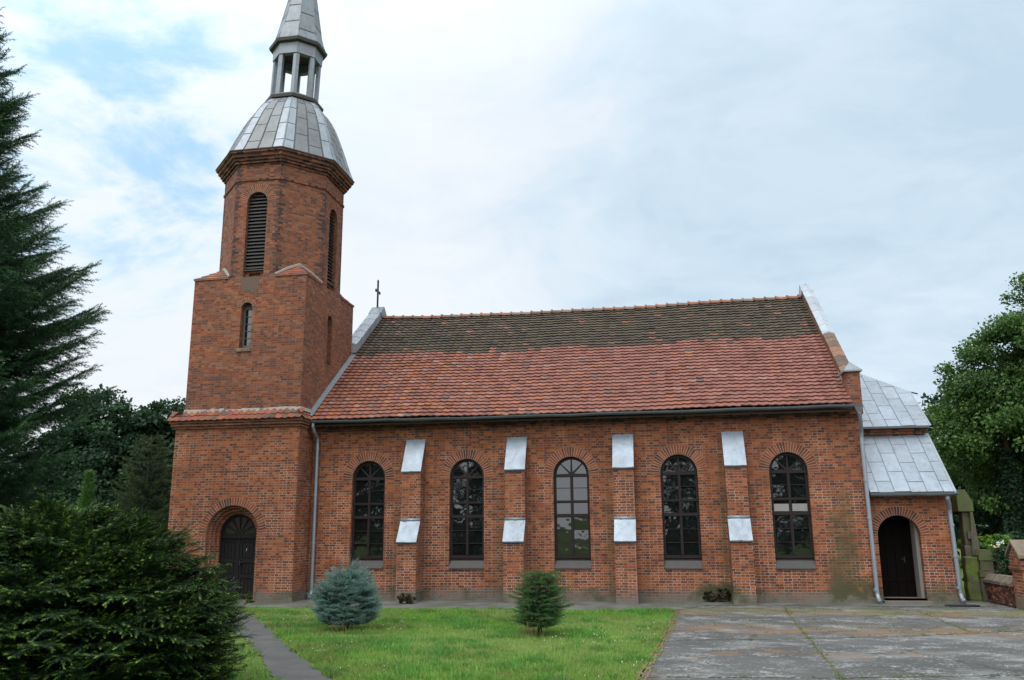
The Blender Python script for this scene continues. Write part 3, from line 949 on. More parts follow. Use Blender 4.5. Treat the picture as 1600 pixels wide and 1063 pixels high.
downpipe([(7.42, -0.10, 2.80), (7.42, -0.10, 2.68), (7.47, -0.02, 2.55), (x, 0.08, 2.40), (x, 0.10, 2.28), (x + 0.035, 0.10, 0.25), (x + 0.045, 0.05, 0.12), (x + 0.06, -0.06, 0.05)], 0.055, [(x + 0.01, 0.10, z) for z in (2.0, 1.2, 0.4)])

# ------------------------------------------------------------------ tower
TX0, TX1, TY0, TY1 = -14.45, -10.465, -1.06, 3.25
SX0, SX1, SY0, SY1 = -14.27, -10.53, -0.927, 3.15
DC, DZ = -12.39, 1.88                                         # door centre and springing
mb = MB()
mb.plate([rect(TX0, 0, TX1, 4.98), arch_loop(DC, 0.83, 0.004, DZ)], 0.0, 0.13, FRONT(TY0))
mb.box(TX1 - 0.3, TY0 + 0.13, 0, TX1, TY1, 4.98)
mb.box(TX0, TY0 + 0.13, 0, TX0 + 0.3, TY1, 4.98)
mb.box(TX0 + 0.3, TY1 - 0.3, 0, TX1 - 0.3, TY1, 4.98)
for k, r in enumerate((0.745, 0.665, 0.585)):
    y = TY0 + 0.131 + 0.10 * k
    mb.plate([rect(DC - 1.15, 0, DC + 1.15, 3.1), arch_loop(DC, r, 0.004, DZ)], 0.0, 0.0985, FRONT(y))
mb.build('tower_base', 'brick', church)
for b6 in ((TX0 - 0.02, TY0 - 0.02, 0, DC - 0.86, TY0 + 0.03, 0.30), (DC + 0.86, TY0 - 0.02, 0, TX1 + 0.02, TY0 + 0.03, 0.30), (TX1 - 0.03, TY0 + 0.031, 0, TX1 + 0.02, -0.025, 0.28)):
    MB().box(*b6).build('tower_plinth', 'plinth', church)
arch_ring(church, DC, 0.832, 1.06, DZ, FRONT(TY0), n=38, name='portal_arch', a0=-0.05, tk=0.9)
yd = TY0 + 0.43
mb = MB()                                                     # pale inner frame line
mb.plate([arch_loop(DC, 0.600, 0.0, DZ), arch_loop(DC, 0.562, 0.03, DZ)], 0.0, 0.05, FRONT(yd - 0.02))
mb.build('door_frame', 'frame', church)
# double door
mb = MB()
for sx in (-1, 1):
    a, b = (DC - 0.565, DC - 0.008) if sx < 0 else (DC + 0.008, DC + 0.565)
    holes = [rect(a + 0.10, z0, b - 0.10, z1) for z0, z1 in ((0.16, 0.62), (0.74, 1.06), (1.18, 1.66))]
    mb.plate([rect(a, 0.03, b, 1.76)] + holes, 0.0, 0.03, FRONT(yd + 0.02))
    mb.box(a + 0.01, yd + 0.052, 0.04, b - 0.01, yd + 0.07, 1.75)
    for (z0, z1) in ((0.16, 0.62), (0.74, 1.06), (1.18, 1.66)):
        n = 3
        for i in range(n):
            xa = a + 0.115 + (b - a - 0.23) * i / n; xb = a + 0.115 + (b - a - 0.23) * (i + 1) / n - 0.012
            mb.box(xa, yd + 0.038, z0 + 0.015, xb, yd + 0.053, z1 - 0.015)
mb.box(DC - 0.03, yd + 0.0, 0.03, DC + 0.03, yd + 0.019, 1.76)
mb.box(DC - 0.58, yd - 0.03, 1.762, DC + 0.58, yd + 0.06, 1.83)
door = mb.build('portal_door', 'door', church)
mb = MB()
secs = []
for k in range(6):
    a0, a1 = k * PI / 6 + 0.06, (k + 1) * PI / 6 - 0.06
    secs.append([(DC + 0.15 * math.cos(a), DZ + 0.15 * math.sin(a)) for a in (a1, a0)] + [(DC + 0.50 * math.cos(a0 + (a1 - a0) * i / 5), DZ + 0.50 * math.sin(a0 + (a1 - a0) * i / 5)) for i in range(6)])
mb.plate([[(DC + 0.565 * math.cos(PI * i / 24), DZ - 0.049 + 0.615 * math.sin(PI * i / 24)) for i in range(25)]] + secs, 0.0, 0.04, FRONT(yd + 0.01))
fl = mb.build('fanlight', 'door', door)
g = MB()
for s_ in secs: g.add([(a, yd + 0.035, b) for a, b in s_], [tuple(range(len(s_)))])
g.build('glass', 'fan_glass', fl)
MB().box(DC + 0.06, yd - 0.03, 0.98, DC + 0.09, yd + 0.02, 1.14).tube([(DC + 0.075, yd - 0.03, 1.08), (DC + 0.075, yd - 0.06, 1.08), (DC + 0.17, yd - 0.06, 1.075)], 0.009, 6).build('handle', 'iron', door)
MB().box(DC + 0.24, yd + 0.028, 1.40, DC + 0.25, yd + 0.0365, 1.47).build('notice', 'white', door)
MB().box(DC - 0.82, TY0 - 0.22, 0.0, DC + 0.82, yd + 0.02, 0.028).build('threshold', 'cement', church)
MB().box(TX0 + 0.3, yd + 0.3, 0, TX1 - 0.3, yd + 0.34, 3.2).build('porch_screen', 'dark', church)

# cornice and tiled skirt of the tower base
mb = MB()
for d, z0, z1 in ((0.05, 4.98, 5.06), (0.11, 5.062, 5.14), (0.15, 5.142, 5.235)):
    mb.box(TX0 - d, TY0 - d, z0, TX1 + d * 0.8, TY1 + d, z1)
mb.build('tower_cornice', 'brick_tower', church)
mb = MB()
red = lambda *a: tuple(k * random.uniform(0.85, 1.15) for k in random.choice([(0.235, 0.078, 0.045), (0.215, 0.070, 0.042), (0.18, 0.062, 0.042), (0.26, 0.095, 0.05), (0.12, 0.068, 0.05)]))
dv = Vector((0, SY0 - TY0 + 0.16, 0.30))
tiles(mb, (TX0 - 0.18, TY0 - 0.18, 5.235), (1, 0, 0), dv, TX1 - TX0 + 0.30, dv.length, 0.2, 0.17, red, None, 0.016, 0.03)
dv2 = Vector((-(TX1 + 0.13 - SX1 + 0.02), 0, 0.28))
tiles(mb, (TX1 + 0.13, TY0 - 0.12, 5.235), (0, 1, 0), dv2, 0.85, dv2.length, 0.2, 0.15, red, None, 0.016, 0.03)
tiles(mb, (TX0 - 0.17, TY1, 5.235), (0, -1, 0), Vector((0.33, 0, 0.28)), TY1 - TY0 + 0.1, 0.43, 0.2, 0.17, red, None, 0.016, 0.03)
mb.prism([(TX0 - 0.14, TY0 - 0.13, 5.236), (TX1 + 0.1, TY0 - 0.13, 5.236), (SX1, SY0, 5.50), (SX0, SY0, 5.50)], (0, 0, -0.004), (0.2, 0.1, 0.07))
mb.build('tower_skirt_roof', 'tile', church)
mb = MB()
N = 26
for i in range(N):
    xa = SX0 - 0.02 + (SX1 - SX0 + 0.04) * i / N; xb = SX0 - 0.02 + (SX1 - SX0 + 0.04) * (i + 1) / N
    h = random.uniform(0.05, 0.10); d = random.uniform(0.05, 0.10)
    mb.prism([(xa, SY0 + 0.01, 5.45), (xa, SY0 - d, 5.47), (xa, SY0 - 0.006, 5.51 + h)], (xb - xa, 0, 0))
mb.prism([(SX1 - 0.01, SY0, 5.47), (SX1 + 0.09, SY0, 5.47), (SX1 + 0.006, SY0, 5.60)], (0, 0.9, 0))
mb.build('mortar_fillet', 'mortar', church)

# shaft
TWC = -12.445
SIDE = lambda x: (lambda a, b, d: (x - d, a, b))             # east face: a = y, b = z, depth to -x
mb = MB()
mb.plate([rect(SX0, 5.0, SX1, 9.72), arch_loop(TWC, 0.185, 7.46, 8.72)], 0.0, 0.30, FRONT(SY0))
mb.plate([rect(SY0 + 0.30, 5.0, SY1, 9.72), arch_loop(1.08, 0.21, 7.22, 8.66)], 0.0, 0.25, SIDE(SX1))
mb.box(SX0, SY0 + 0.30, 5.0, SX0 + 0.25, SY1, 9.72)
mb.box(SX0 + 0.25, SY1 - 0.25, 5.0, SX1 - 0.25, SY1, 9.72)
mb.box(SX0 + 0.25, SY0 + 0.30, 9.5, SX1 - 0.25, SY1 - 0.25, 9.70)
mb.box(SX1 - 0.30, 0.8, 7.1, SX1 - 0.14, 1.36, 9.0)         # back of the blind slit
mb.build('tower_shaft', 'brick_tower', church)
arch_ring(church, TWC, 0.187, 0.31, 8.72, FRONT(SY0), n=15, name='slit_arch', a0=0, dark=0.4, tk=0.95)
arch_ring(church, 1.08, 0.212, 0.33, 8.66, SIDE(SX1), n=15, name='slit_arch', a0=0, dark=0.4, tk=0.95)
mb = MB()
y = SY0 + 0.21
holes = [rect(TWC - 0.135, z, TWC + 0.135, z + 0.212) for z in (7.58, 7.81, 8.04, 8.27, 8.50)]
mb.plate([arch_loop(TWC, 0.184, 7.47, 8.72)] + holes, 0, 0.04, FRONT(y))
tw = mb.build('tower_window', 'slit_paint', church)
g = MB()
for hq in holes: g.add([(a, y + 0.03, b) for a, b in hq], [(0, 1, 2, 3)])
g.build('glass', 'glass', tw)
MB().prism([(TWC - 0.24, SY0 + 0.16, 7.50), (TWC - 0.24, SY0 - 0.05, 7.42), (TWC - 0.24, SY0 - 0.05, 7.34), (TWC - 0.24, SY0 - 0.001, 7.34), (TWC - 0.24, SY0 - 0.001, 7.40), (TWC - 0.24, SY0 + 0.16, 7.462)], (0.46, 0, 0)).build('sill', 'sandstone_dry', tw)
# cement repair under the belfry opening
rr = random.Random(3)
pl = [(-12.72 + 0.02 * rr.random(), 9.715), (-12.70, 9.50), (-12.66, 9.36), (-12.60, 9.25), (-12.40, 9.30), (-12.30, 9.18), (-12.15, 9.26), (-12.09, 9.42), (-12.12, 9.58), (-12.04, 9.715)]
MB().plate([pl], -0.006, 0.01, FRONT(SY0)).build('cement_patch', 'patch', church)

# octagonal belfry
OCX, OCY = -12.33, 1.05
AX, AY = 1.798, 1.945
tw2 = math.tan(PI / 8)
hwx, hwy = AX * tw2, AY * tw2
OZ0, OZ1 = 9.70, 13.55
BZ = dict(bot=9.98, spr=12.22, hw=0.345)
mb = MB()
faces = [('f', lambda a, b, d: (OCX + a, OCY - AY + d, b), hwx), ('r', lambda a, b, d: (OCX + AX - d, OCY + a, b), hwy),
         ('b', lambda a, b, d: (OCX - a, OCY + AY - d, b), hwx), ('l', lambda a, b, d: (OCX - AX + d, OCY - a, b), hwy)]
for nme, fr, hw in faces:
    mb.plate([rect(-hw, OZ0, hw, OZ1), arch_loop(0.0, BZ['hw'], BZ['bot'] - 0.25, BZ['spr'])], 0.0, 0.22, fr)
cs = [(OCX + sx * AX, OCY + sy * hwy, OCX + sx * hwx, OCY + sy * AY) for sx in (-1, 1) for sy in (-1, 1)]
for (xa, ya, xb, yb) in cs:
    p = [(xa, ya), (xb, yb)]
    q = [(OCX + (a - OCX) * 0.86, OCY + (b - OCY) * 0.86) for a, b in p]
    poly = [(p[0][0], p[0][1], OZ0), (p[1][0], p[1][1], OZ0), (q[1][0], q[1][1], OZ0), (q[0][0], q[0][1], OZ0)]
    mb.prism(poly, (0, 0, OZ1 - OZ0))
mb.build('belfry', 'brick_tower', church)
for nme, fr, hw in faces:
    if nme in 'fr':
        arch_ring(church, 0.0, BZ['hw'] + 0.002, BZ['hw'] + 0.27, BZ['spr'], fr, n=25, name='belfry_arch', a0=0.0, dark=0.3, tk=0.95)
    lm = MB()
    k = 0
    z = BZ['bot'] + 0.06
    hwl = BZ['hw'] - 0.002
    while z < BZ['spr'] + BZ['hw'] - 0.05:
        half = hwl if z < BZ['spr'] else math.sqrt(max(0.0, hwl ** 2 - (z + 0.06 - BZ['spr']) ** 2)) if z + 0.06 - BZ['spr'] < hwl else 0
        if half > 0.04:
            tilt = 0.10
            pts = [fr(-half, z, 0.10), fr(half, z, 0.10), fr(half, z + tilt, 0.20), fr(-half, z + tilt, 0.20)]
            pts2 = [fr(-half, z + 0.018, 0.10), fr(half, z + 0.018, 0.10), fr(half, z + tilt + 0.018, 0.20), fr(-half, z + tilt + 0.018, 0.20)]
            lm.add(pts + pts2, [(0, 1, 2, 3), (7, 6, 5, 4), (0, 4, 5, 1), (1, 5, 6, 2), (2, 6, 7, 3), (3, 7, 4, 0)])
        z += 0.115
        k += 1
    lv = lm.build('louvre', 'slab' if nme != 'f' else 'sill', church)
    nm = MB()
    nm.plate([rect(-0.343, BZ['bot'] - 0.25, 0.343, BZ['bot'] - 0.03), rect(-0.20, BZ['bot'] - 0.20, 0.20, BZ['bot'] - 0.10)], 0.12, 0.20, fr)
    nm.plate([rect(-0.343, BZ['bot'] - 0.25, 0.343, BZ['bot'] - 0.03)], 0.202, 0.215, fr)
    nm.build('apron_panel', 'brick_tower', church)
    sm = MB()
    A = [fr(-0.35, BZ['bot'] - 0.03, 0.21), fr(-0.35, BZ['bot'] - 0.03, 0.03), fr(-0.35, BZ['bot'] + 0.0, 0.03), fr(-0.35, BZ['bot'] + 0.05, 0.21)]
    B = [fr(0.35, *q) for q in ((BZ['bot'] - 0.03, 0.21), (BZ['bot'] - 0.03, 0.03), (BZ['bot'] + 0.0, 0.03), (BZ['bot'] + 0.05, 0.21))]
    sm.add(A + B, [(0, 1, 2, 3), (7, 6, 5, 4), (0, 4, 5, 1), (1, 5, 6, 2), (2, 6, 7, 3), (3, 7, 4, 0)])
    sm.build('belfry_sill', 'slab', church)
MB().lathe8(OCX, OCY, [(1.5, 9.72), (1.5, 13.3)], AY / AX).build('bell_chamber', 'dark', church)
sy_ = AY / AX
for k in range(8):                                           # dark burnt bricks toothed along each corner
    qm = MB()
    t = -PI / 2 - PI / 8 + k * PI / 4
    vx, vy = AX / math.cos(PI / 8) * math.cos(t), AY / math.cos(PI / 8) * math.sin(t)
    nb = []
    for dt in (-PI / 4, PI / 4):
        ux, uy = AX / math.cos(PI / 8) * math.cos(t + dt) - vx, AY / math.cos(PI / 8) * math.sin(t + dt) - vy
        l = math.hypot(ux, uy); nb.append((ux / l, uy / l))
    qm.prism([(OCX + vx * q, OCY + vy * q, 9.75) for q in (0.995,)] + [(OCX + vx * 0.97 + e_ * vy * 0.02, OCY + vy * 0.97 - e_ * vx * 0.02, 9.75) for e_ in (1, -1)], (0, 0, 3.7), (0.1, 0.06, 0.05))
    z = 9.75
    j = 0
    while z < 13.42:
        if not 12.93 < z < 13.07:
            for q, (ux, uy) in enumerate(nb):
                if random.random() < 0.2: continue
                L = (0.20 if (j + q) % 2 else 0.09) * random.uniform(0.75, 1.1)
                nx_, ny_ = (uy, -ux) if (uy * vx - ux * vy) > 0 else (-uy, ux)
                o_ = 0.004
                p0 = (OCX + vx + nx_ * o_, OCY + vy + ny_ * o_); p1 = (p0[0] + ux * L, p0[1] + uy * L)
                c_ = random.choice([(0.055, 0.042, 0.042), (0.07, 0.05, 0.046), (0.10, 0.06, 0.048), (0.16, 0.075, 0.052)])
                qm.prism([(*p0, z), (*p1, z), (*p1, z + 0.064), (*p0, z + 0.064)], (-nx_ * 0.02, -ny_ * 0.02, 0), c_)
        z += 0.0775
        j += 1
    qm.build('quoin', 'piece', church)
mb = MB()
mb.lathe8(OCX, OCY, [(AX + 0.001, 12.94), (AX + 0.035, 12.95), (AX + 0.035, 13.03), (AX + 0.001, 13.06)], sy_)
mb.build('string_course', 'brick_dark', church)
mb = MB()
mb.lathe8(OCX, OCY, [(AX - 0.02, 13.46), (AX + 0.05, 13.46), (AX + 0.05, 13.535), (AX + 0.12, 13.54), (AX + 0.12, 13.61), (AX + 0.17, 13.62), (AX + 0.17, 13.69), (AX + 0.24, 13.72), (AX + 0.24, 13.80), (AX + 0.31, 13.84), (AX + 0.31, 13.90), (AX, 13.92)], 1.06)
mb.build('belfry_cornice', 'brick_dark', church)
MB().lathe8(OCX, OCY, [(AX + 0.20, 13.905), (AX + 0.335, 13.905), (AX + 0.335, 13.935), (AX + 0.05, 13.96)], 1.06).build('drip_edge', 'slab', church)

# little tiled roofs on the four corners of the shaft
for (sx, sy) in ((1, -1), (-1, -1), (1, 1), (-1, 1)):
    xo = SX1 if sx > 0 else SX0
    yo = SY0 if sy < 0 else SY1
    xc, yc = OCX + sx * hwx, OCY + sy * AY                  # octagon vertices either side of the corner
    xd, yd_ = OCX + sx * AX, OCY + sy * hwy
    e = 0.03
    A = Vector((xc + sx * 0.02, yo + sy * e, 9.725)); Bv = Vector((xo + sx * e, yo + sy * e, 9.725)); Cv = Vector((xo + sx * e, yd_ + sy * 0.02, 9.725))
    mid = Vector(((xc + xd) / 2 + sx * 0.02, (yc + yd_) / 2 + sy * 0.02, 10.19))
    mb = MB()
    lo = -0.03
    mb.add([A, Bv, Cv, mid, A + Vector((0, 0, lo)), Bv + Vector((0, 0, lo)), Cv + Vector((0, 0, lo))], [(0, 1, 3), (1, 2, 3), (0, 4, 5, 1), (1, 5, 6, 2), (0, 3, 2, 6, 5, 4)], (0.27, 0.115, 0.07))
    cr = mb.build('corner_roof', 'tile', church)
    tm = MB()
    for (P0, P1) in ((A, Bv), (Bv, Cv)):                   # courses of tiles
        for j in range(4):
            t0, t1 = j / 4, (j + 1) / 4
            a0, b0 = P0.lerp(mid, t0), P1.lerp(mid, t0); a1, b1 = P0.lerp(mid, t1), P1.lerp(mid, t1)
            n = max(1, round((b0 - a0).length / 0.2))
            up = Vector((0, 0, 0.028))
            for i in range(n):
                p = [a0.lerp(b0, i / n) + up, a0.lerp(b0, (i + 1) / n) + up, a1.lerp(b1, (i + 1) / n) + up * 0.2, a1.lerp(b1, i / n) + up * 0.2]
                tm.prism(p, (0, 0, -0.02), red())
    tm.build('tile_course', 'tile', cr)
    fm = MB()
    for P0 in (A, Cv):
        fm.tube([P0 + Vector((0, 0, 0.03)), P0.lerp(mid, 0.5) + Vector((0, 0, 0.05)), mid + Vector((0, 0, 0.03))], [0.045, 0.06, 0.05], 6)
    fm.build('mortar_fillet', 'mortar', cr)

# zinc dome, lantern and spire
LE = 0.035
def oct_pt(a, z, face, f, cy, sy):
    """point on octagon face (0 = front, counted counter-clockwise), f from 0 to 1 across it"""
    r = a / math.cos(PI / 8)
    t0 = -PI / 2 - PI / 8 + face * PI / 4; t1 = t0 + PI / 4
    x0, y0, x1, y1 = r * math.cos(t0), r * math.sin(t0), r * math.cos(t1), r * math.sin(t1)
    return Vector((OCX + leanx(z, LE) + x0 + (x1 - x0) * f, cy + sy * (y0 + (y1 - y0) * f), z))


def oct_sheets(mb, prof, cols, rows, cy0, cy1, sy0, sy1, base_c, base_e, gap=0.007):
    zs = [p[1] for p in prof]; aps = [p[0] for p in prof]
    z0, z1 = zs[0], zs[-1]
    def P(face, f, t, off):
        z = z0 + (z1 - z0) * t
        a = float(np.interp(z, zs, aps)) + off
        return oct_pt(a, z, face, f, cy0 + (cy1 - cy0) * t, sy0 + (sy1 - sy0) * t)
    K = 12
    for face in range(8):
        for i in range(K):
            t0, t1 = i / K, (i + 1) / K
            mb.quad(P(face, 0, t0, 0), P(face, 1, t0, 0), P(face, 1, t1, 0), P(face, 0, t1, 0), (0.10, 0.105, 0.11))
        for ci in range(len(cols) - 1):
            f0, f1 = cols[ci], cols[ci + 1]
            edge = ci in (0, len(cols) - 2) and len(cols) > 2
            off = (0.5 if (ci + face) % 2 else 0.0) / rows
            t = -off
            while t < 1:
                ta, tb = max(0, t) + 0.006, min(1, t + 1 / rows) - 0.006
                if tb - ta > 0.02:
                    col = zinc_tint(base_e if edge else base_c, 0.05)
                    n = max(1, int((tb - ta) * K))
                    w_ = 0.016
                    for i in range(n):
                        a0, a1 = ta + (tb - ta) * i / n, ta + (tb - ta) * (i + 1) / n
                        mb.quad(P(face, f0 + w_, a0, 0.012), P(face, f1 - w_, a0, 0.012), P(face, f1 - w_, a1, 0.012), P(face, f0 + w_, a1, 0.012), col)
                t += 1 / rows
            if 0 < ci:
                pts = [P(face, f0, i / 10, 0.012) for i in range(11)]
                mb.tube(pts, 0.010, 4, tuple(x * 0.7 for x in base_c))
        pts = [P(face, 0, i / 12, 0.010) for i in range(13)]
        mb.tube(pts, 0.016, 5, tuple(x * 0.85 for x in base_e))


CEN, EDG = (0.150, 0.160, 0.165), (0.255, 0.285, 0.315)
mb = MB()
oct_sheets(mb, [(2.07, 13.94), (1.98, 14.15), (1.87, 14.45), (1.73, 14.87), (1.55, 15.35), (1.41, 15.70), (1.27, 15.98), (1.09, 16.24), (0.90, 16.43)], [0, 0.21, 0.5, 0.79, 1.0], 3.4, 1.05, 1.10, 1.05, 1.0, CEN, EDG)
mb.build('dome', 'zinc', church)
LCY = 1.10
MB().lathe8(OCX, LCY, [(0.70, 16.42), (0.94, 16.47), (0.96, 16.57), (0.90, 16.62), (0.70, 16.63)], 1.0, LE).build('lantern_base', 'slab', church)
mb = MB()
mb.lathe8(OCX, LCY, [(0.55, 16.62), (0.80, 16.63), (0.80, 16.70), (0.55, 16.71)], 1.0, LE, col=(0.22, 0.24, 0.26))
mb.build('lantern_floor', 'zinc', church)
for k in range(8):
    t = -PI / 2 - PI / 8 + k * PI / 4
    mb = MB()
    for q, (za, zb) in enumerate(((16.68, 17.22), (17.225, 17.75), (17.755, 18.24))):
        r0 = 0.755
        w_ = 0.105
        cen0 = Vector((OCX + leanx(za, LE) + r0 * math.cos(t), LCY + r0 * math.sin(t), za)); cen1 = Vector((OCX + leanx(zb, LE) + r0 * math.cos(t), LCY + r0 * math.sin(t), zb))
        er = Vector((math.cos(t), math.sin(t), 0)); et = Vector((-math.sin(t), math.cos(t), 0))
        s5 = [er * 0.075, er * 0.02 + et * w_, er * -0.09 + et * w_ * 0.7, er * -0.09 - et * w_ * 0.7, er * 0.02 - et * w_]
        vs = [cen0 + d for d in s5] + [cen1 + d for d in s5]
        mb.add(vs, [(4, 3, 2, 1, 0), (5, 6, 7, 8, 9)] + [(i, (i + 1) % 5, 5 + (i + 1) % 5, 5 + i) for i in range(5)], zinc_tint((0.22, 0.245, 0.265), 0.07))
    mb.build('lantern_column', 'zinc', church)
mb = MB()
mb.lathe8(OCX, LCY, [(0.77, 18.20), (0.79, 18.205), (0.80, 18.62), (0.60, 18.63), (0.60, 18.21), (0.77, 18.20)], 1.0, LE, close=False, col=(0.23, 0.255, 0.275))
mb.lathe8(OCX, LCY, [(0.02, 18.50), (0.62, 18.50), (0.62, 18.55), (0.02, 18.55)], 1.0, LE, col=(0.10, 0.08, 0.07))
ent = mb.build('lantern_entablature', 'zinc', church)
MB().lathe8(OCX, LCY, [(0.78, 18.60), (0.92, 18.63), (0.945, 18.72), (0.86, 18.78), (0.5, 18.82)], 1.0, LE).build('lantern_cornice', 'slab', ent)
mb = MB()
oct_sheets(mb, [(0.86, 18.79), (0.80, 18.86), (0.735, 19.08), (0.58, 20.0), (0.44, 20.80), (0.20, 22.2), (0.05, 23.1)], [0, 1.0], 6.0, LCY, LCY, 1.0, 1.0, (0.185, 0.205, 0.22), (0.225, 0.25, 0.27))
sp = mb.build('spire', 'zinc', church)
mb = MB()
xs = OCX + leanx(23.1, LE)
mb.tube([(xs, LCY, 23.05), (xs, LCY, 23.18), (xs, LCY, 23.28), (xs, LCY, 23.38), (xs, LCY, 23.46)], [0.05, 0.13, 0.16, 0.12, 0.03], 10)
mb.tube([(xs, LCY, 23.4), (xs, LCY, 24.4)], 0.02, 6)
mb.box(xs - 0.28, LCY - 0.015, 24.05, xs + 0.28, LCY + 0.015, 24.085)
mb.build('finial', 'iron', church)

# ------------------------------------------------------------------ chancel and sacristy
CX0, CX1 = 5.5, 7.50
mb = MB()
mb.box(CX0, 1.74, 0, CX1, 2.1, 4.76)
mb.box(CX0, 9.76, 0, CX1, 10.12, 4.76)
mb.prism([(CX1 - 0.35, 2.1, 0), (CX1 - 0.35, 9.76, 0), (CX1 - 0.35, 9.76, 4.76), (CX1 - 0.35, 8.72, 5.95), (CX1 - 0.35, 3.14, 5.95), (CX1 - 0.35, 2.1, 4.76)], (0.35, 0, 0))
mb.build('chancel_wall', 'brick', church)
mb = MB()
for d, z0, z1 in ((0.06, 4.50, 4.58), (0.11, 4.582, 4.66), (0.16, 4.662, 4.745)):
    mb.box(CX0, 1.74 - d, z0, CX1 + d * 0.6, 1.9, z1)
mb.build('chancel_cornice', 'brick_dark', church)
ZB_ = (0.265, 0.305, 0.345)
sl = 0.75
VL = math.hypot(1, sl)
O = Vector((5.50, 1.457, 4.775))
V = Vector((0, 1, sl))
def pv(x, y): return (x - 5.50, (y - 1.457) * VL)
poly = [pv(5.50, 1.457), pv(7.66, 1.457), pv(7.66, 3.142), pv(6.49, 4.205), pv(5.50, 5.10)]
mb = MB()
sheets(mb, O, (1, 0, 0), V, poly, 0.385, 0.80, ZB_, u_off=-0.14)
# far slope and hipped end
yc = 5.93
O2 = Vector((7.66, 2 * yc - 1.457, 4.775))
poly2 = [(7.66 - (5.50 + u), v) for u, v in poly]
sheets(mb, O2, (-1, 0, 0), Vector((0, -1, sl)), poly2, 0.385, 0.80, ZB_)
zt = 4.775 + sl * (3.142 - 1.457)
zA, yA = 4.775 + sl * (5.10 - 1.457), 5.10
hp = [(7.66, 3.142, zt), (7.66, 2 * yc - 3.142, zt), (5.50, 2 * yc - yA, zA), (5.50, yA, zA)]
mb.prism(hp, (0, 0, -0.03), (0.275, 0.31, 0.345))
mb.prism([(7.64, 1.44, 4.79), (7.70, 1.44, 4.79), (7.70, 3.15, zt + 0.025), (7.64, 3.15, zt + 0.025)], (0, 0, -0.07), (0.25, 0.28, 0.31))
mb.prism([(5.5, 1.44, 4.80), (7.70, 1.44, 4.80), (7.70, 1.44, 4.74), (5.5, 1.44, 4.74)], (0, 0.02, 0), (0.10, 0.10, 0.11))
chr_ = mb.build('chancel_roof', 'zinc', church)
MB().tube([(7.60, 3.2, zt + 0.02), (7.86, 3.0, zt - 0.10)], 0.022, 6).tube([(7.70, 3.1, zt - 0.02), (7.70, 3.08, zt - 0.28)], 0.016, 6).build('roof_hook', 'iron', chr_)

# sacristy lean-to in front of the chancel
SYF = 0.2
mb = MB()
SCX, SZ = 6.20, 1.72
mb.plate([rect(5.50, 0, 7.585, 2.78), arch_loop(SCX, 0.545, 0.10, SZ)], 0.0, 0.24, FRONT(SYF))
mb.box(7.245, SYF + 0.24, 0, 7.585, 1.739, 2.78)
mb.prism([(7.245, SYF, 2.782), (7.245, 1.739, 2.782), (7.245, 1.739, 4.32)], (0.34, 0, 0))
mb.build('sacristy_wall', 'brick', church)
arch_ring(church, SCX, 0.547, 0.775, SZ, FRONT(SYF), n=30, name='sacristy_arch', a0=-0.02, tk=0.9)
MB().box(5.52, SYF - 0.02, 0, 5.63, SYF + 0.02, 0.22).build('sacristy_plinth', 'plinth', church)
MB().box(6.78, SYF - 0.02, 0, 7.605, SYF + 0.02, 0.24).build('sacristy_plinth', 'plinth', church)
MB().box(6.665, SYF + 0.241, 0.1, 7.2, SYF + 0.66, 2.35).build('door_reveal', 'plaster', church)
MB().box(5.52, SYF + 0.241, 0.1, 5.62, SYF + 0.66, 2.6).box(5.621, SYF + 0.241, 2.36, 7.2, SYF + 0.66, 2.6).build('porch_lining', 'dark', church)
mb = MB()
yq = SYF + 0.68
for i in range(6):
    xa = 5.52 + (6.9 - 5.52) * i / 6
    mb.box(xa + 0.006, yq, 0.1, xa + 0.222, yq + 0.04, 2.4)
mb.box(5.55, yq - 0.02, 0.5, 6.9, yq - 0.001, 0.62)
mb.box(5.55, yq - 0.02, 1.5, 6.9, yq - 0.001, 1.62)
mb.box(5.5, yq + 0.041, 0.1, 6.95, yq + 0.06, 2.4)
M['porch_door'] = plain('old_dark_boards', (0.007, 0.005, 0.0045), 0.9, 0, 30.0, 0.4, 0.05)
sdoor = mb.build('sacristy_door', 'porch_door', church)
MB().box(6.42, yq - 0.03, 1.0, 6.45, yq - 0.001, 1.16).tube([(6.435, yq - 0.03, 1.1), (6.435, yq - 0.06, 1.1), (6.34, yq - 0.06, 1.095)], 0.009, 6).build('handle', 'iron', sdoor)
MB().box(5.62, -0.06, 0.0, 6.82, SYF - 0.002, 0.06).box(5.66, SYF - 0.0, 0.0, 6.745, SYF + 0.67, 0.10).build('threshold', 'cement', church)
O = Vector((5.505, -0.10, 2.86))
V = Vector((0, 1.707 + 0.10, 4.545 - 2.86))
L = V.length
mb = MB()
sheets(mb, O, (1, 0, 0), V, [(0, 0), (2.11, 0), (2.11, L), (0, L)], 0.405, 0.82, ZB_, u_off=-0.18)
mb.prism([(7.60, -0.11, 2.88), (7.665, -0.11, 2.88), (7.665, 1.73, 4.60), (7.60, 1.73, 4.60)], (0, 0, -0.09), (0.26, 0.29, 0.32))
mb.prism([(5.505, -0.09, 2.85), (7.6, -0.09, 2.85), (7.6, 1.70, 4.52), (5.505, 1.70, 4.52)], (0, 0, -0.05), (0.12, 0.12, 0.12))
mb.box(5.505, 1.69, 4.535, 7.62, 1.72, 4.60, (0.24, 0.27, 0.30))
mb.build('sacristy_roof', 'zinc', church)
gutter('sacristy_gutter', [(5.50 + 2.17 * i / 6, -0.16, 2.83 - 0.012 * math.sin(PI * i / 6) + random.gauss(0, 0.006)) for i in range(7)], 0.07, church, 'pipe_dark')

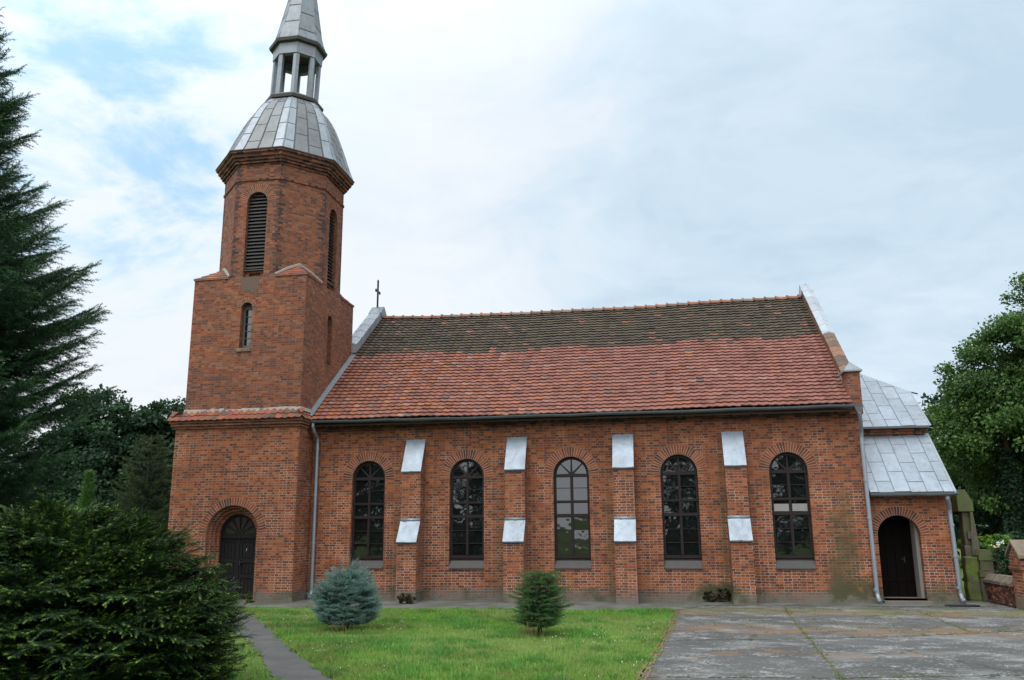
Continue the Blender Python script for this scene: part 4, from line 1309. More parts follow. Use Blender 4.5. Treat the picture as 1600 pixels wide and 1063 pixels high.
# ------------------------------------------------------------------ ground
def sheet(name, pts, z, mat, kind='structure', cuts=0):
    mb = MB()
    tris = tessellate_polygon([[Vector((a, b, 0)) for a, b in pts]])
    fs = []
    for t in tris:
        A, B, C = (Vector((*pts[i], 0)) for i in t)
        fs.append(tuple(t) if (B - A).cross(C - A).z > 0 else (t[0], t[2], t[1]))
    mb.add([(a, b, z) for a, b in pts], fs)
    o = mb.build(name, mat)
    o['kind'] = kind
    return o


def ragged(pts, step=0.25, amp=0.05, seed=1):
    rd = random.Random(seed)
    out = []
    for i in range(len(pts)):
        a, b = pts[i], pts[(i + 1) % len(pts)]
        L = math.hypot(b[0] - a[0], b[1] - a[1])
        n = max(1, int(L / step))
        if L > 60: n = 1
        for k in range(n):
            t = k / n
            out.append((a[0] + (b[0] - a[0]) * t + rd.gauss(0, amp), a[1] + (b[1] - a[1]) * t + rd.gauss(0, amp)))
    return out


def smooth_line(pts, n=8):
    out = []
    for i in range(len(pts) - 1):
        p0 = pts[max(i - 1, 0)]; p1 = pts[i]; p2 = pts[i + 1]; p3 = pts[min(i + 2, len(pts) - 1)]
        for k in range(n):
            t = k / n
            out.append(tuple(0.5 * ((2 * b) + (-a + c) * t + (2 * a - 5 * b + 4 * c - d) * t * t + (-a + 3 * b - 3 * c + d) * t ** 3) for a, b, c, d in zip(p0, p1, p2, p3)))
    out.append(pts[-1])
    return out


sheet('ground', [(-900, -900), (900, -900), (900, 900), (-900, 900)], -0.014, 'soil')
LAWN_E = smooth_line([(0.14, -2.62), (0.06, -4.5), (-0.05, -6.6), (-0.22, -9.0), (-0.47, -12.3), (-0.7, -16.0), (-0.9, -20)])
PATH_R = smooth_line([(-11.4, -2.6), (-10.67, -3.6), (-9.52, -5.1), (-8.1, -7.3), (-6.63, -9.7), (-4.55, -12.84), (-2.6, -15.6), (-0.9, -18.0)])
PATH_L = smooth_line([(-12.9, -2.7), (-11.9, -4.1), (-10.7, -5.6), (-9.2, -7.3), (-7.79, -8.96), (-6.4, -11.16), (-5.34, -12.94), (-3.4, -15.9), (-1.7, -18.4)])
M['path'] = stone_mat('old_tar_path', (0.062, 0.062, 0.062), (0.095, 0.093, 0.088), 1.6, 0.9, 0.6)
sheet('footpath', ragged(PATH_R + PATH_L[::-1], 0.12, 0.022, 3), -0.002, 'path')
sheet('yard', ragged(LAWN_E + [(-0.9, -20), (30, -22), (30, -0.2), (9, 2.2), (0.2, 2.2)], 0.25, 0.03, 4), -0.006, 'asphalt')
sheet('church_apron', ragged([(-14.9, -2.75), (0.16, -2.72), (0.9, -1.0), (8.1, -0.75), (8.5, 2.2), (-14.9, 2.2)], 0.4, 0.02, 5), 0.002, 'apron')

# joints: strips of moss and dead stalks between the slabs
def strip_mesh(mb, pts, w, seed):
    rd = random.Random(seed)
    L = []; R = []
    dense = []
    for i in range(len(pts) - 1):
        n = max(2, int(math.dist(pts[i], pts[i + 1]) / 0.08))
        for k in range(n):
            t = k / n
            dense.append((pts[i][0] + (pts[i + 1][0] - pts[i][0]) * t, pts[i][1] + (pts[i + 1][1] - pts[i][1]) * t))
    for i in range(len(dense) - 1):
        a, b = dense[i], dense[i + 1]
        dx, dy = b[0] - a[0], b[1] - a[1]
        l = math.hypot(dx, dy) or 1
        nx, ny = -dy / l, dx / l
        j = rd.gauss(0, 0.012)
        w1 = w * rd.uniform(0.3, 1.3); w2 = w * rd.uniform(0.3, 1.3)
        L.append((a[0] + nx * (w1 + j), a[1] + ny * (w1 + j))); R.append((a[0] - nx * (w2 - j), a[1] - ny * (w2 - j)))
    for i in range(len(L) - 1):
        if rd.random() < 0.08: continue
        c = rd.choice([(0.09, 0.12, 0.03), (0.07, 0.085, 0.03), (0.16, 0.10, 0.05), (0.11, 0.14, 0.035)])
        mb.quad((*R[i], 0.0), (*R[i + 1], 0.0), (*L[i + 1], 0.0), (*L[i], 0.0), c)


joint_lines = [([(2.95, -0.75), (2.72, -4.0), (2.48, -8.2), (2.26, -12.2), (2.05, -16)], 0.020), ([(0.0, -8.06), (2.5, -7.6), (4.5, -6.9), (6.8, -5.85), (9.5, -4.9)], 0.022),
               ([(-0.3, -12.0), (2.3, -11.75), (4.75, -11.2), (8, -10.6)], 0.022), ([(5.9, -2.0), (5.7, -6.3)], 0.016), ([(0.1, -4.6), (3, -4.4), (6, -3.7), (8, -3.2)], 0.018)]
mb = MB()
for i, (p, w_) in enumerate(joint_lines): strip_mesh(mb, p, w_, 30 + i)
jo = mb.build('joint_moss', 'piece')
mb = MB()
for q in range(3):
    strip_mesh(mb, [(x_ + 0.06 * q, y_) for x_, y_ in LAWN_E[::3]], 0.040 - 0.010 * q, 60 + q)
for i in range(0, len(mb.c), 4):
    cc = random.choice([(0.20, 0.12, 0.06), (0.16, 0.10, 0.055), (0.14, 0.15, 0.05), (0.12, 0.16, 0.045)])
    mb.c[i:i + 4] = [cc] * 4
lo_ = mb.build('lawn_litter', 'piece')
lo_.location.z = 0.0025
lo_['kind'] = 'stuff'
jo.location.z = 0.001
jo['kind'] = 'stuff'


# ------------------------------------------------------------------ vegetation helpers (numpy)
def np_mesh(name, V, Fa, C, mat, parent=None):
    """V (n,3), Fa (m,k) faces all of the same size, C (n,3)"""
    me = bpy.data.meshes.new(name)
    n, (m_, k) = len(V), Fa.shape
    me.vertices.add(n)
    me.vertices.foreach_set('co', V.astype(np.float32).ravel())
    me.loops.add(m_ * k)
    me.loops.foreach_set('vertex_index', Fa.astype(np.int32).ravel())
    me.polygons.add(m_)
    me.polygons.foreach_set('loop_start', np.arange(0, m_ * k, k, dtype=np.int32))
    at = me.attributes.new('col', 'FLOAT_COLOR', 'POINT')
    c4 = np.ones((n, 4), np.float32); c4[:, :3] = C
    at.data.foreach_set('color', c4.ravel())
    me.materials.append(M[mat])
    me.update(calc_edges=True)
    me.validate()
    o = bpy.data.objects.new(name, me)
    COL.objects.link(o)
    if parent is not None: o.parent = parent
    return o


def unit(a):
    return a / (np.linalg.norm(a, axis=-1, keepdims=True) + 1e-9)


def frames(d, up):
    x = unit(d)
    y = unit(np.cross(up, x))
    z = np.cross(x, y)
    return np.stack([x, y, z], axis=-1)                 # columns


def spray_proto(nn, nl, w, flat, seed, ang=0.9, stem=0.012):
    """a twig of unit length along +x set with needles"""
    r = np.random.default_rng(seed)
    V, Fa = [], []
    V += [(0, -stem, 0), (0, stem, 0), (1, 0, 0)]; Fa.append((0, 1, 2))
    for i in range(nn):
        t = (i + 0.5) / nn
        ph = (r.choice([0, PI]) + r.normal(0, 0.35)) if flat else r.uniform(0, 2 * PI)
        rad = np.array([0, math.cos(ph), math.sin(ph)])
        a = ang * (1 - 0.45 * t ** 3)
        d = np.array([math.cos(a), 0, 0]) + math.sin(a) * rad
        L = nl * (1 - 0.35 * t) * r.uniform(0.8, 1.2)
        b = np.array([t, 0, 0])
        side = unit(np.cross(d, np.array([0.3, 0.2, 1.0]) if flat else r.normal(size=3))) * w
        k = len(V)
        V += [b - side, b + side, b + d * L]
        Fa.append((k, k + 1, k + 2))
    return np.array(V, float), np.array(Fa)


def scatter(name, proto, P, D, U, S, C, mat, parent=None, tipC=None):
    V, Fa = proto
    Rm = frames(D, U)
    W = np.einsum('nij,kj->nki', Rm, V) * S[:, None, None] + P[:, None, :]
    n, k = len(P), len(V)
    Fx = (Fa[None] + (np.arange(n) * k)[:, None, None]).reshape(-1, Fa.shape[1])
    Cc = np.repeat(C[:, None, :], k, axis=1)
    if tipC is not None:
        t = np.clip((V[:, 0] - 0.45) / 0.5, 0, 1)[None, :, None]
        Cc = Cc * (1 - t) + tipC[:, None, :] * t
    return np_mesh(name, W.reshape(-1, 3), Fx, Cc.reshape(-1, 3), mat, parent)


class Sprays:
    def __init__(s): s.p, s.d, s.u, s.s, s.c, s.t = [], [], [], [], [], []
    def add(s, p, d, u, sc, c, t=None):
        s.p.append(p); s.d.append(d); s.u.append(u); s.s.append(sc); s.c.append(c); s.t.append(c if t is None else t)
    def build(s, name, proto, mat, parent):
        a = lambda x: np.array(x, float)
        return scatter(name, proto, a(s.p), a(s.d), a(s.u), a(s.s), a(s.c), mat, parent, a(s.t))


def bough(S, start, d, L, curve, sp, wid, ssz, colf, r, s0=0.2, droop=0.0, tipf=None, thin=1.0):
    """one flat bough: a curved axis with side shoots carrying needle twigs"""
    d = d / np.linalg.norm(d)
    up = np.array([0, 0, 1.0])
    side = unit(np.cross(d, up)); nrm = np.cross(side, d)
    n = max(3, int(L / sp))
    for i in range(n + 1):
        s = s0 + (1 - s0) * i / n
        p = start + d * L * s + nrm * L * curve * s * s
        tang = unit(d + nrm * 2 * curve * s)
        ls = wid * L * max(0.0, 1 - s) ** 0.8 * (0.75 + 0.5 * r.random()) + ssz * 0.8
        for sg in (-1, 1):
            if r.random() > thin: continue
            sd_ = unit(tang * 0.75 + side * sg * 0.75 + nrm * (r.normal(0, 0.12) - droop))
            m_ = max(1, int(ls / (ssz * 0.62)))
            for k in range(m_):
                q = p + sd_ * ls * (k / m_) + nrm * (-droop * ls * (k / m_) ** 2)
                for kk in range(2 if k < m_ - 1 else 1):
                    dd = unit(sd_ + side * r.normal(0, 0.35) + tang * r.normal(0.1, 0.3) + nrm * r.normal(-droop, 0.18))
                    depth = (1 - s) * 0.6 + (1 - (k + 1) / m_) * 0.4
                    c = colf(depth, r)
                    S.add(q, dd, nrm + r.normal(0, 0.25, 3), ssz * r.uniform(0.75, 1.3), c, tipf(depth, r, c) if tipf else None)
        S.add(p, unit(tang + r.normal(0, 0.12, 3)), nrm, ssz * r.uniform(0.8, 1.2), colf((1 - s) * 0.6, r))


def trunk_mesh(parent, h, r0, bend=0.0, name='trunk', limbs=()):
    mb = MB()
    pts = [(bend * math.sin(2.2 * t), bend * 0.5 * math.sin(3.1 * t + 1), h * t) for t in np.linspace(0, 1, 9)]
    mb.tube(pts, [r0 * (1.25 if i == 0 else 1) * (1 - 0.93 * i / 8) + 0.01 for i in range(9)], 9)
    for (a, b, ra, rb) in limbs:
        mid = [(a[i] + b[i]) / 2 + (0.12 * (b[2] - a[2]) if i == 2 else 0) for i in range(3)]
        mb.tube([a, mid, b], [ra, (ra + rb) / 2, rb], 6)
    return mb.build(name, 'bark', parent, smooth=True)


SPRUCE = spray_proto(28, 0.26, 0.024, False, 1, 0.95)
YEW = spray_proto(26, 0.24, 0.030, True, 2, 1.0)
BLUE = spray_proto(24, 0.26, 0.020, False, 3, 1.0)

# --- tall spruce at the left
SPX, SPY = -15.0, -10.0
sp_ = empty('spruce_tree', (SPX, SPY, 0), 'tall dark spruce with upswept branch tips at the left edge of the churchyard', 'tree')
H = 15.2
env_z = [1.0, 2.0, 3.5, 4.5, 5.9, 7.3, 8.1, 9.4, 10.4, 11.4, 12.1, 13.2, 15.0]
env_r = [2.7, 3.0, 3.25, 3.5, 3.8, 3.4, 2.65, 2.0, 1.65, 1.5, 1.3, 0.85, 0.05]
r = np.random.default_rng(21)
S = Sprays()
limbs = []
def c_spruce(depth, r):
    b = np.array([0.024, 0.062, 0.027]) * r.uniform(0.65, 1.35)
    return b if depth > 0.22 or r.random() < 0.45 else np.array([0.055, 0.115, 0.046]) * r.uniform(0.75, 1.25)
z = 0.9
while z < 14.8:
    nb = 9 if z < 11 else 8
    a0 = r.uniform(0, 2 * PI)
    for k in range(nb):
        a = a0 + 2 * PI * k / nb + r.normal(0, 0.18)
        zz = z + r.normal(0, 0.10)
        R_ = float(np.interp(zz + 0.8, env_z, env_r)) * r.uniform(0.68, 1.08) + 0.15
        d = np.array([math.cos(a), math.sin(a), 0.10 + 0.30 * (zz / H)])
        vis = math.cos(a - (-0.6)) > -0.35
        S_thin = 1.0 if vis else 0.4
        cur = 0.20 if zz > 2 else 0.06
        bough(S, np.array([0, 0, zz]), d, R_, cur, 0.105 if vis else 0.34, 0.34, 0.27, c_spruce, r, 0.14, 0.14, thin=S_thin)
        limbs.append(((0, 0, zz), tuple(np.array([0, 0, zz]) + d / np.linalg.norm(d) * R_ * 0.7 + np.array([0, 0, R_ * cur * 0.4])), 0.035, 0.012))
    z += 0.30 if z < 9 else 0.25
print('spruce sprays', len(S.p))
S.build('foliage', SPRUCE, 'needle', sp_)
trunk_mesh(sp_, H, 0.24, 0.03, limbs=limbs)

# --- yew in the foreground
YX, YY = -7.75, -14.6
yw = empty('yew_bush', (YX, YY, 0), 'large dark green yew bush with fresh yellow green tips in the left foreground', 'bush')
r = np.random.default_rng(5)
S = Sprays()
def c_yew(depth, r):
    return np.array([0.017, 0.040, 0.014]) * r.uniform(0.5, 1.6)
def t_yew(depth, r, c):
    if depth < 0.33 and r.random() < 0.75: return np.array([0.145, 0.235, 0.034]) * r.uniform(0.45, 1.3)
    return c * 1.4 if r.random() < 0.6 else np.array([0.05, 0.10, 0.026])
limbs = []
for i in range(1500):
    a = r.uniform(0, 2 * PI)
    front = math.cos(a - (-0.75)) > -0.3
    if not front and r.random() < 0.6: continue
    v = r.uniform(0.0, 1.0)                                  # height on the bush
    rx = 2.32 * float(np.interp(v, [0, 0.15, 0.35, 0.6, 0.8, 0.93, 1], [0.86, 1.0, 1.02, 0.90, 0.68, 0.42, 0.15]))
    lump = 1 + 0.06 * math.sin(3 * a + 1.3) + 0.06 * math.sin(7 * a + 5 * v) + r.normal(0, 0.035)
    tip = np.array([rx * math.cos(a) * lump, rx * math.sin(a) * lump, 0.10 + 2.11 * v * (1 + 0.05 * math.sin(4 * a) + r.normal(0, 0.03))])
    dirn = unit(np.array([math.cos(a), math.sin(a), 0.12 + 1.1 * max(0.0, v - 0.55)]) + r.normal(0, 0.22, 3))
    L = r.uniform(0.6, 1.05)
    if r.random() < 0.30: tip = tip - unit(np.array([tip[0], tip[1], 0.3])) * r.uniform(0.2, 0.8)
    st = tip - dirn * L
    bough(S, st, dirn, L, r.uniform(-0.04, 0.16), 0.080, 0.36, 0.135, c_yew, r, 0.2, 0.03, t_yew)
    limbs.append(((0, 0, 0.15), tuple(st + dirn * L * 0.3), 0.03, 0.008))
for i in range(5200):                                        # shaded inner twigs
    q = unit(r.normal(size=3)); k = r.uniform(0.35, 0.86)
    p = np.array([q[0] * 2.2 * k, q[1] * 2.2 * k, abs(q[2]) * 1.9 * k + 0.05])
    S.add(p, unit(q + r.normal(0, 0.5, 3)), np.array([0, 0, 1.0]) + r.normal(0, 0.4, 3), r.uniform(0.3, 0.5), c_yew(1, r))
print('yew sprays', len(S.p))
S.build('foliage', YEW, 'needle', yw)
mbt = MB()
for (a, b, ra, rb) in limbs[::9]:
    mbt.tube([a, tuple(np.array(a) * 0.4 + np.array(b) * 0.6 + np.array([0, 0, -0.1])), b], [ra, 0.02, rb], 5)
mbt.build('stem', 'bark', yw)

# --- blue spruce on the lawn
bs = empty('blue_spruce_bush', (-6.45, -7.35, 0), 'rounded blue grey dwarf spruce on the lawn in front of the first window', 'bush')
r = np.random.default_rng(9)
S = Sprays()
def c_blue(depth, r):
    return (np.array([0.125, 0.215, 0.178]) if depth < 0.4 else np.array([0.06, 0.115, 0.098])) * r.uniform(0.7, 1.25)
def t_blue(depth, r, c):
    return np.array([0.21, 0.33, 0.295]) * r.uniform(0.7, 1.15) if depth < 0.4 and r.random() < 0.6 else c
for i in range(430):
    a = r.uniform(0, 2 * PI)
    v = r.uniform(0.0, 1.0)
    z = 0.14 + 1.04 * v
    prof = np.interp(v, [0, 0.15, 0.35, 0.6, 0.8, 0.93, 1], [0.53, 0.62, 0.655, 0.645, 0.58, 0.45, 0.28]) * (1 + 0.08 * math.sin(3 * a + 6 * v) + r.normal(0, 0.05))
    tip = np.array([prof * math.cos(a), prof * math.sin(a), z])
    dirn = unit(np.array([math.cos(a), math.sin(a), 0.15 + 1.1 * max(0, v - 0.45)]))
    L = r.uniform(0.28, 0.42)
    if r.random() < 0.25: tip = tip * np.array([0.75, 0.75, 1])
    bough(S, tip - dirn * L, dirn, L, 0.1, 0.055, 0.40, 0.085, c_blue, r, 0.2, 0.0, t_blue)
for k in range(5):
    bough(S, np.array([r.normal(0, 0.12), r.normal(0, 0.12), 1.1]), np.array([r.normal(0, 0.2), r.normal(0, 0.2), 1.0]), r.uniform(0.22, 0.36), 0, 0.05, 0.25, 0.08, c_blue, r, 0.1, 0, t_blue)
S.build('foliage', BLUE, 'needle', bs)
trunk_mesh(bs, 1.2, 0.05)

# --- young fir on the lawn
yf = empty('young_fir_tree', (-2.42, -7.75, 0), 'small young green fir with some reddish dead twigs on the lawn below the middle windows', 'tree')
r = np.random.default_rng(10)
S = Sprays()
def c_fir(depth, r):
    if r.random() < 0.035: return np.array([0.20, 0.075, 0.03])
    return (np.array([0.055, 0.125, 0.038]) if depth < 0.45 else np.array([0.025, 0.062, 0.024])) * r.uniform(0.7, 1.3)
z = 0.17
while z < 1.16:
    nb = 8
    a0 = r.uniform(0, 6)
    for k in range(nb):
        a = a0 + 2 * PI * k / nb + r.normal(0, 0.2)
        R_ = np.interp(z, [0.2, 0.45, 0.75, 0.95, 1.2], [0.50, 0.60, 0.52, 0.44, 0.26]) * r.uniform(0.62, 1.15)
        bough(S, np.array([0, 0, z]), np.array([math.cos(a), math.sin(a), 0.22]), R_, 0.02, 0.05, 0.40, 0.095, c_fir, r, 0.10, 0.06)
    z += 0.085
bough(S, np.array([0, 0, 1.05]), np.array([0.05, 0, 1]), 0.2, 0, 0.05, 0.3, 0.08, c_fir, r, 0.1)
S.build('foliage', BLUE, 'needle', yf)
trunk_mesh(yf, 1.15, 0.035)


# --- broadleaf trees
def leaf_proto():
    V = np.array([(0, 0, 0), (0.5, -0.36, 0.08), (1, 0, -0.06), (0.5, 0.36, 0.08)])
    return V, np.array([(0, 1, 2), (0, 2, 3)])
LEAF = leaf_proto()


def broadleaf(name, loc, label, cat, crown, seed, nclump, per, lsize, col_lo, col_hi, th, tr, group=None, clump_r=(0.55, 1.0), fill=0.25):
    """crown: list of (cx,cy,cz,rx,ry,rz) ellipsoids; leaves sit in clumps near their surfaces"""
    root = empty(name, loc, label, cat, group)
    r = np.random.default_rng(seed)
    vol = np.array([e[3] * e[4] + e[3] * e[5] for e in crown]); vol /= vol.sum()
    cen, rad, bri, nor = [], [], [], []
    for i in range(nclump):
        e = crown[r.choice(len(crown), p=vol)]
        d = unit(r.normal(size=3))
        if d[2] < -0.35 and r.random() < 0.5: d[2] = -d[2]
        k = r.uniform(0.3, 0.8) if r.random() < fill else r.uniform(0.86, 1.06)
        p = np.array(e[:3]) + d * np.array(e[3:]) * k
        cen.append(p); nor.append(unit(d / np.array(e[3:])))
        rad.append(r.uniform(*clump_r) * min(1.0, 0.3 + e[3] / 3)); bri.append(r.uniform(0, 1))
    cen, rad, bri, nor = map(np.array, (cen, rad, bri, nor))
    idx = np.repeat(np.arange(nclump), per)
    off = r.normal(size=(len(idx), 3))
    off = unit(off) * (r.random((len(idx), 1)) ** 0.55) * np.array([1.15, 1.15, 0.62])
    P = cen[idx] + off * rad[idx][:, None]
    D = unit(r.normal(size=P.shape) * 0.8 + nor[idx] * 0.8 + np.array([0, 0, -0.35]))
    U = unit(r.normal(size=P.shape) * 0.55 + nor[idx] * 0.5 + np.array([0, 0, 0.8]))
    Sz = lsize * r.uniform(0.6, 1.35, len(P))
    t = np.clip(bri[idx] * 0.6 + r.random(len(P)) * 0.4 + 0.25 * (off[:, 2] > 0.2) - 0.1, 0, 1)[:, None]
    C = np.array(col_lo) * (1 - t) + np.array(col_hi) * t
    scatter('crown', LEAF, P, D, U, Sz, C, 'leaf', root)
    limbs = []
    for i in range(0, nclump, max(1, nclump // 26)):
        zb = th * r.uniform(0.3, 0.8)
        limbs.append(((0, 0, zb), tuple(cen[i] * np.array([0.93, 0.93, 1])), tr * 0.35, 0.02))
    trunk_mesh(root, th, tr, 0.05, limbs=limbs)
    return root


DK = ((0.016, 0.040, 0.020), (0.040, 0.080, 0.034))
broadleaf('oak_tree', (-36.0, 25, 0), 'rounded dark green tree behind the church, nearer the tall spruce', 'tree',
          [(0, 0, 7.4, 3.2, 3.0, 3.2), (-1.5, 0.5, 5.2, 3.4, 3.0, 2.8), (1.4, 0, 4.6, 2.8, 2.6, 2.6), (0, 0, 2.6, 3.4, 3, 2.2)], 31, 340, 190, 0.26, *DK, 9.0, 0.3, clump_r=(0.7, 1.15), fill=0.4, group='dark trees behind the church')
broadleaf('oak_tree', (-31.2, 25, 0), 'dark green tree with a ragged top rising beside the left edge of the tower', 'tree',
          [(0.2, 0, 7.6, 1.9, 1.9, 2.2), (0.6, 0, 5.4, 2.4, 2.4, 2.6), (-0.3, 0, 3.0, 2.6, 2.4, 2.4), (1.9, 0, 7.4, 1.3, 1.3, 1.5)], 32, 260, 190, 0.26, *DK, 8.5, 0.26, clump_r=(0.7, 1.15), fill=0.4, group='dark trees behind the church')
broadleaf('shrub', (-27.0, 17, 0), 'dense dark shrub between the far trees and the tower', 'shrub',
          [(0, 0, 1.6, 2.4, 1.8, 1.9), (-3, 0, 1.4, 2.2, 1.6, 1.7)], 36, 80, 150, 0.2, (0.014, 0.034, 0.018), (0.034, 0.066, 0.03), 2.4, 0.1)

# olive conifer beside the tower and the thuja column
def conifer(name, loc, label, cat, H, env, colf, seed, ssz, dz, nb, sl, proto, wid=0.3, sp=0.14, tipf=None, s0=0.15, cur=0.1, droop=0.1):
    root = empty(name, loc, label, cat)
    r = np.random.default_rng(seed)
    S = Sprays()
    z = 0.1
    while z < H * 0.985:
        a0 = r.uniform(0, 6)
        for k in range(nb):
            a = a0 + 2 * PI * k / nb + r.normal(0, 0.2)
            R_ = float(np.interp(z / H, *env)) * r.uniform(0.75, 1.12)
            bough(S, np.array([0, 0, z]), np.array([math.cos(a), math.sin(a), sl]), R_, cur, sp, wid, ssz, colf, r, s0, droop, tipf)
        z += dz
    S.build('foliage', proto, 'needle', root)
    trunk_mesh(root, H * 0.95, H * 0.018)
    return root


conifer('juniper_tree', (-18.9, 4.6, 0), 'olive green conifer with a thin crown close to the left side of the tower', 'tree', 5.6, ([0, 0.3, 0.6, 0.85, 1], [1.5, 1.5, 1.15, 0.6, 0.1]),
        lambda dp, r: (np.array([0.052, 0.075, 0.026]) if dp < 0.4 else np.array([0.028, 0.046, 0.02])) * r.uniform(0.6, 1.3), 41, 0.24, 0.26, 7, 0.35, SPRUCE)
conifer('thuja_tree', (-19.6, 2.2, 0), 'narrow bright green thuja column rising behind the yew bush', 'tree', 3.95, ([0, 0.3, 0.55, 0.8, 1], [0.62, 0.66, 0.52, 0.30, 0.05]),
        lambda dp, r: np.array([0.095, 0.20, 0.05]) * r.uniform(0.7, 1.25), 42, 0.17, 0.13, 8, 1.6, YEW, 0.35, 0.10)

# lime tree at the right and the wood behind it
LM = ((0.030, 0.072, 0.018), (0.105, 0.185, 0.046))
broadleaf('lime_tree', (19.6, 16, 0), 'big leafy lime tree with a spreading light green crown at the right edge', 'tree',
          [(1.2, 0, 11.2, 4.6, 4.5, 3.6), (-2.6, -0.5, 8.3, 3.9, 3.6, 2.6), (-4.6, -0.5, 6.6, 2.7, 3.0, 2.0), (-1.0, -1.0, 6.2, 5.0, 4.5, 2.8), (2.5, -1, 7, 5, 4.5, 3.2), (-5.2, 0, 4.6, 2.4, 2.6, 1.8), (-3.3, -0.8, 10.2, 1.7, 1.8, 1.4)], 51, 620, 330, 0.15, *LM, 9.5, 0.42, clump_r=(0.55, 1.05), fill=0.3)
WD = ((0.012, 0.030, 0.017), (0.032, 0.064, 0.032))
broadleaf('hornbeam_tree', (17.5, 26, 0), 'shaded dark tree standing behind the lime at the right', 'tree', [(0, 0, 5.4, 4.2, 3.4, 3.6), (-2, 0, 3.4, 3.2, 3, 2.9), (2.5, 0, 3.2, 3.5, 3, 2.9)], 52, 190, 160, 0.24, *WD, 7, 0.3)
broadleaf('hornbeam_tree', (24.5, 27, 0), 'dark tree behind the ivy wrapped trunk by the right edge', 'tree', [(0, 0, 5.8, 4.6, 3.6, 3.8), (-2, 0, 3.2, 3.6, 3, 3.0), (2.5, 0, 3.4, 3.5, 3, 3.1)], 53, 190, 160, 0.24, *WD, 7, 0.3)
broadleaf('hornbeam_tree', (12.6, 34, 0), 'farthest dark tree, showing in the gap beside the chancel', 'tree', [(0, 0, 4.6, 3.4, 3, 3.2), (0, 0, 2.6, 3.4, 3, 2.6)], 54, 110, 150, 0.26, *WD, 6, 0.28)
# ivy clad trunk
iv = empty('ivy_clad_trunk', (14.62, 15.0, 0), 'upright tree trunk wrapped in dark ivy beyond the brick wall', 'tree')
r = np.random.default_rng(55)
n = 5200
zz = r.uniform(0, 5.2, n); aa = r.uniform(0, 2 * PI, n)
rr_ = (0.42 + 0.10 * np.sin(zz * 2.3) + 0.12 * np.sin(aa * 3 + zz * 1.7)) * r.uniform(0.8, 1.25, n)
Pn = np.stack([rr_ * np.cos(aa), rr_ * np.sin(aa), zz], 1)
Dn = unit(np.stack([np.cos(aa), np.sin(aa), -0.9 + 0 * aa], 1) + r.normal(0, 0.4, (n, 3)))
Un = unit(np.stack([np.cos(aa), np.sin(aa), 0.8 + 0 * aa], 1) + r.normal(0, 0.3, (n, 3)))
scatter('foliage', LEAF, Pn, Dn, Un, 0.15 * r.uniform(0.6, 1.3, n), np.array([0.020, 0.044, 0.022]) * r.uniform(0.5, 1.5, (n, 1)), 'leaf', iv)
trunk_mesh(iv, 6.5, 0.32)

# far-off wood closing the horizon
def wood(name, spans, seed):
    r = np.random.default_rng(seed)
    Ps, Us = [], []
    for (x0, y0, x1, y1, h, n) in spans:
        t = r.random(n)
        hh = h * (0.72 + 0.16 * np.sin(t * 37) + 0.12 * np.sin(t * 91 + 1))
        Ps.append(np.stack([x0 + (x1 - x0) * t + r.normal(0, 1.0, n), y0 + (y1 - y0) * t + r.uniform(-2.5, 2.5, n), hh * np.sqrt(r.random(n))], 1))
    P = np.concatenate(Ps)
    n = len(P)
    D = unit(r.normal(size=(n, 3))); U = unit(r.normal(size=(n, 3)) * 0.6 + np.array([0, -0.5, 0.8]))
    c = np.array([0.020, 0.043, 0.022]) * (0.6 + 0.8 * r.random((n, 1))) * (0.8 + 0.4 * np.sin(P[:, :1] * 0.9 + 2 * np.sin(P[:, 2:3])))
    o = scatter(name, LEAF, P, D, U, 0.75 * r.uniform(0.6, 1.4, n), c, 'leaf')
    tag(o, 'dark wood far off behind the churchyard', 'woodland', kind='stuff')


wood('distant_wood', [(-95, 52, -20, 60, 7.5, 15000), (2, 62, 75, 52, 6.5, 13000)], 61)

# trees across the road that the window panes mirror
refl = broadleaf('roadside_tree', (-27, -58, 0), 'broad tree across the road, mirrored darkly in the first window', 'tree', [(0, 0, 7.5, 4.8, 4, 4.6), (0, 0, 3.5, 4.2, 4, 3.2)], 71, 130, 120, 0.34, *DK, 8, 0.35, group='trees mirrored in the nave windows')
for (x, y, lab) in ((-17.5, -57, 'broad tree across the road, mirrored in the second window'), (1.8, -58, 'broad tree across the road, mirrored in the fourth window'), (10.5, -55, 'broad tree across the road, mirrored in the fifth window'), (-35, -60, 'broad tree across the road, beyond the mirrored ones')):
    c = refl.copy(); COL.objects.link(c); c.location = (x, y, 0); c.rotation_euler = (0, 0, x); c['label'] = lab
    for ch in refl.children:
        d = ch.copy(); COL.objects.link(d); d.parent = c

for (hx, lab) in ((-23, 'long dark hedge added out of view, mirrored in the first two windows'), (6.5, 'long dark hedge added out of view, mirrored in the last two windows')):  # unseen hedges added to darken what the lower panes mirror
    broadleaf('added_hedge', (hx, -46, 0), lab, 'hedge', [(dx, 0, 1.0, 2.2, 0.9, 1.15) for dx in (-7, -4, -1, 2, 5, 8)], 75, 150, 90, 0.24, *DK, 1.8, 0.05, group='added hedges mirrored in the windows')

# ------------------------------------------------------------------ grass
def vnoise(x, y, s, seed):
    r = np.random.default_rng(seed)
    g = r.random((64, 64))
    x = x * s; y = y * s
    xi, yi = np.floor(x).astype(int), np.floor(y).astype(int)
    fx, fy = x - xi, y - yi
    fx = fx * fx * (3 - 2 * fx); fy = fy * fy * (3 - 2 * fy)
    G = lambda a, b: g[a % 64, b % 64]
    return (G(xi, yi) * (1 - fx) + G(xi + 1, yi) * fx) * (1 - fy) + (G(xi, yi + 1) * (1 - fx) + G(xi + 1, yi + 1) * fx) * fy


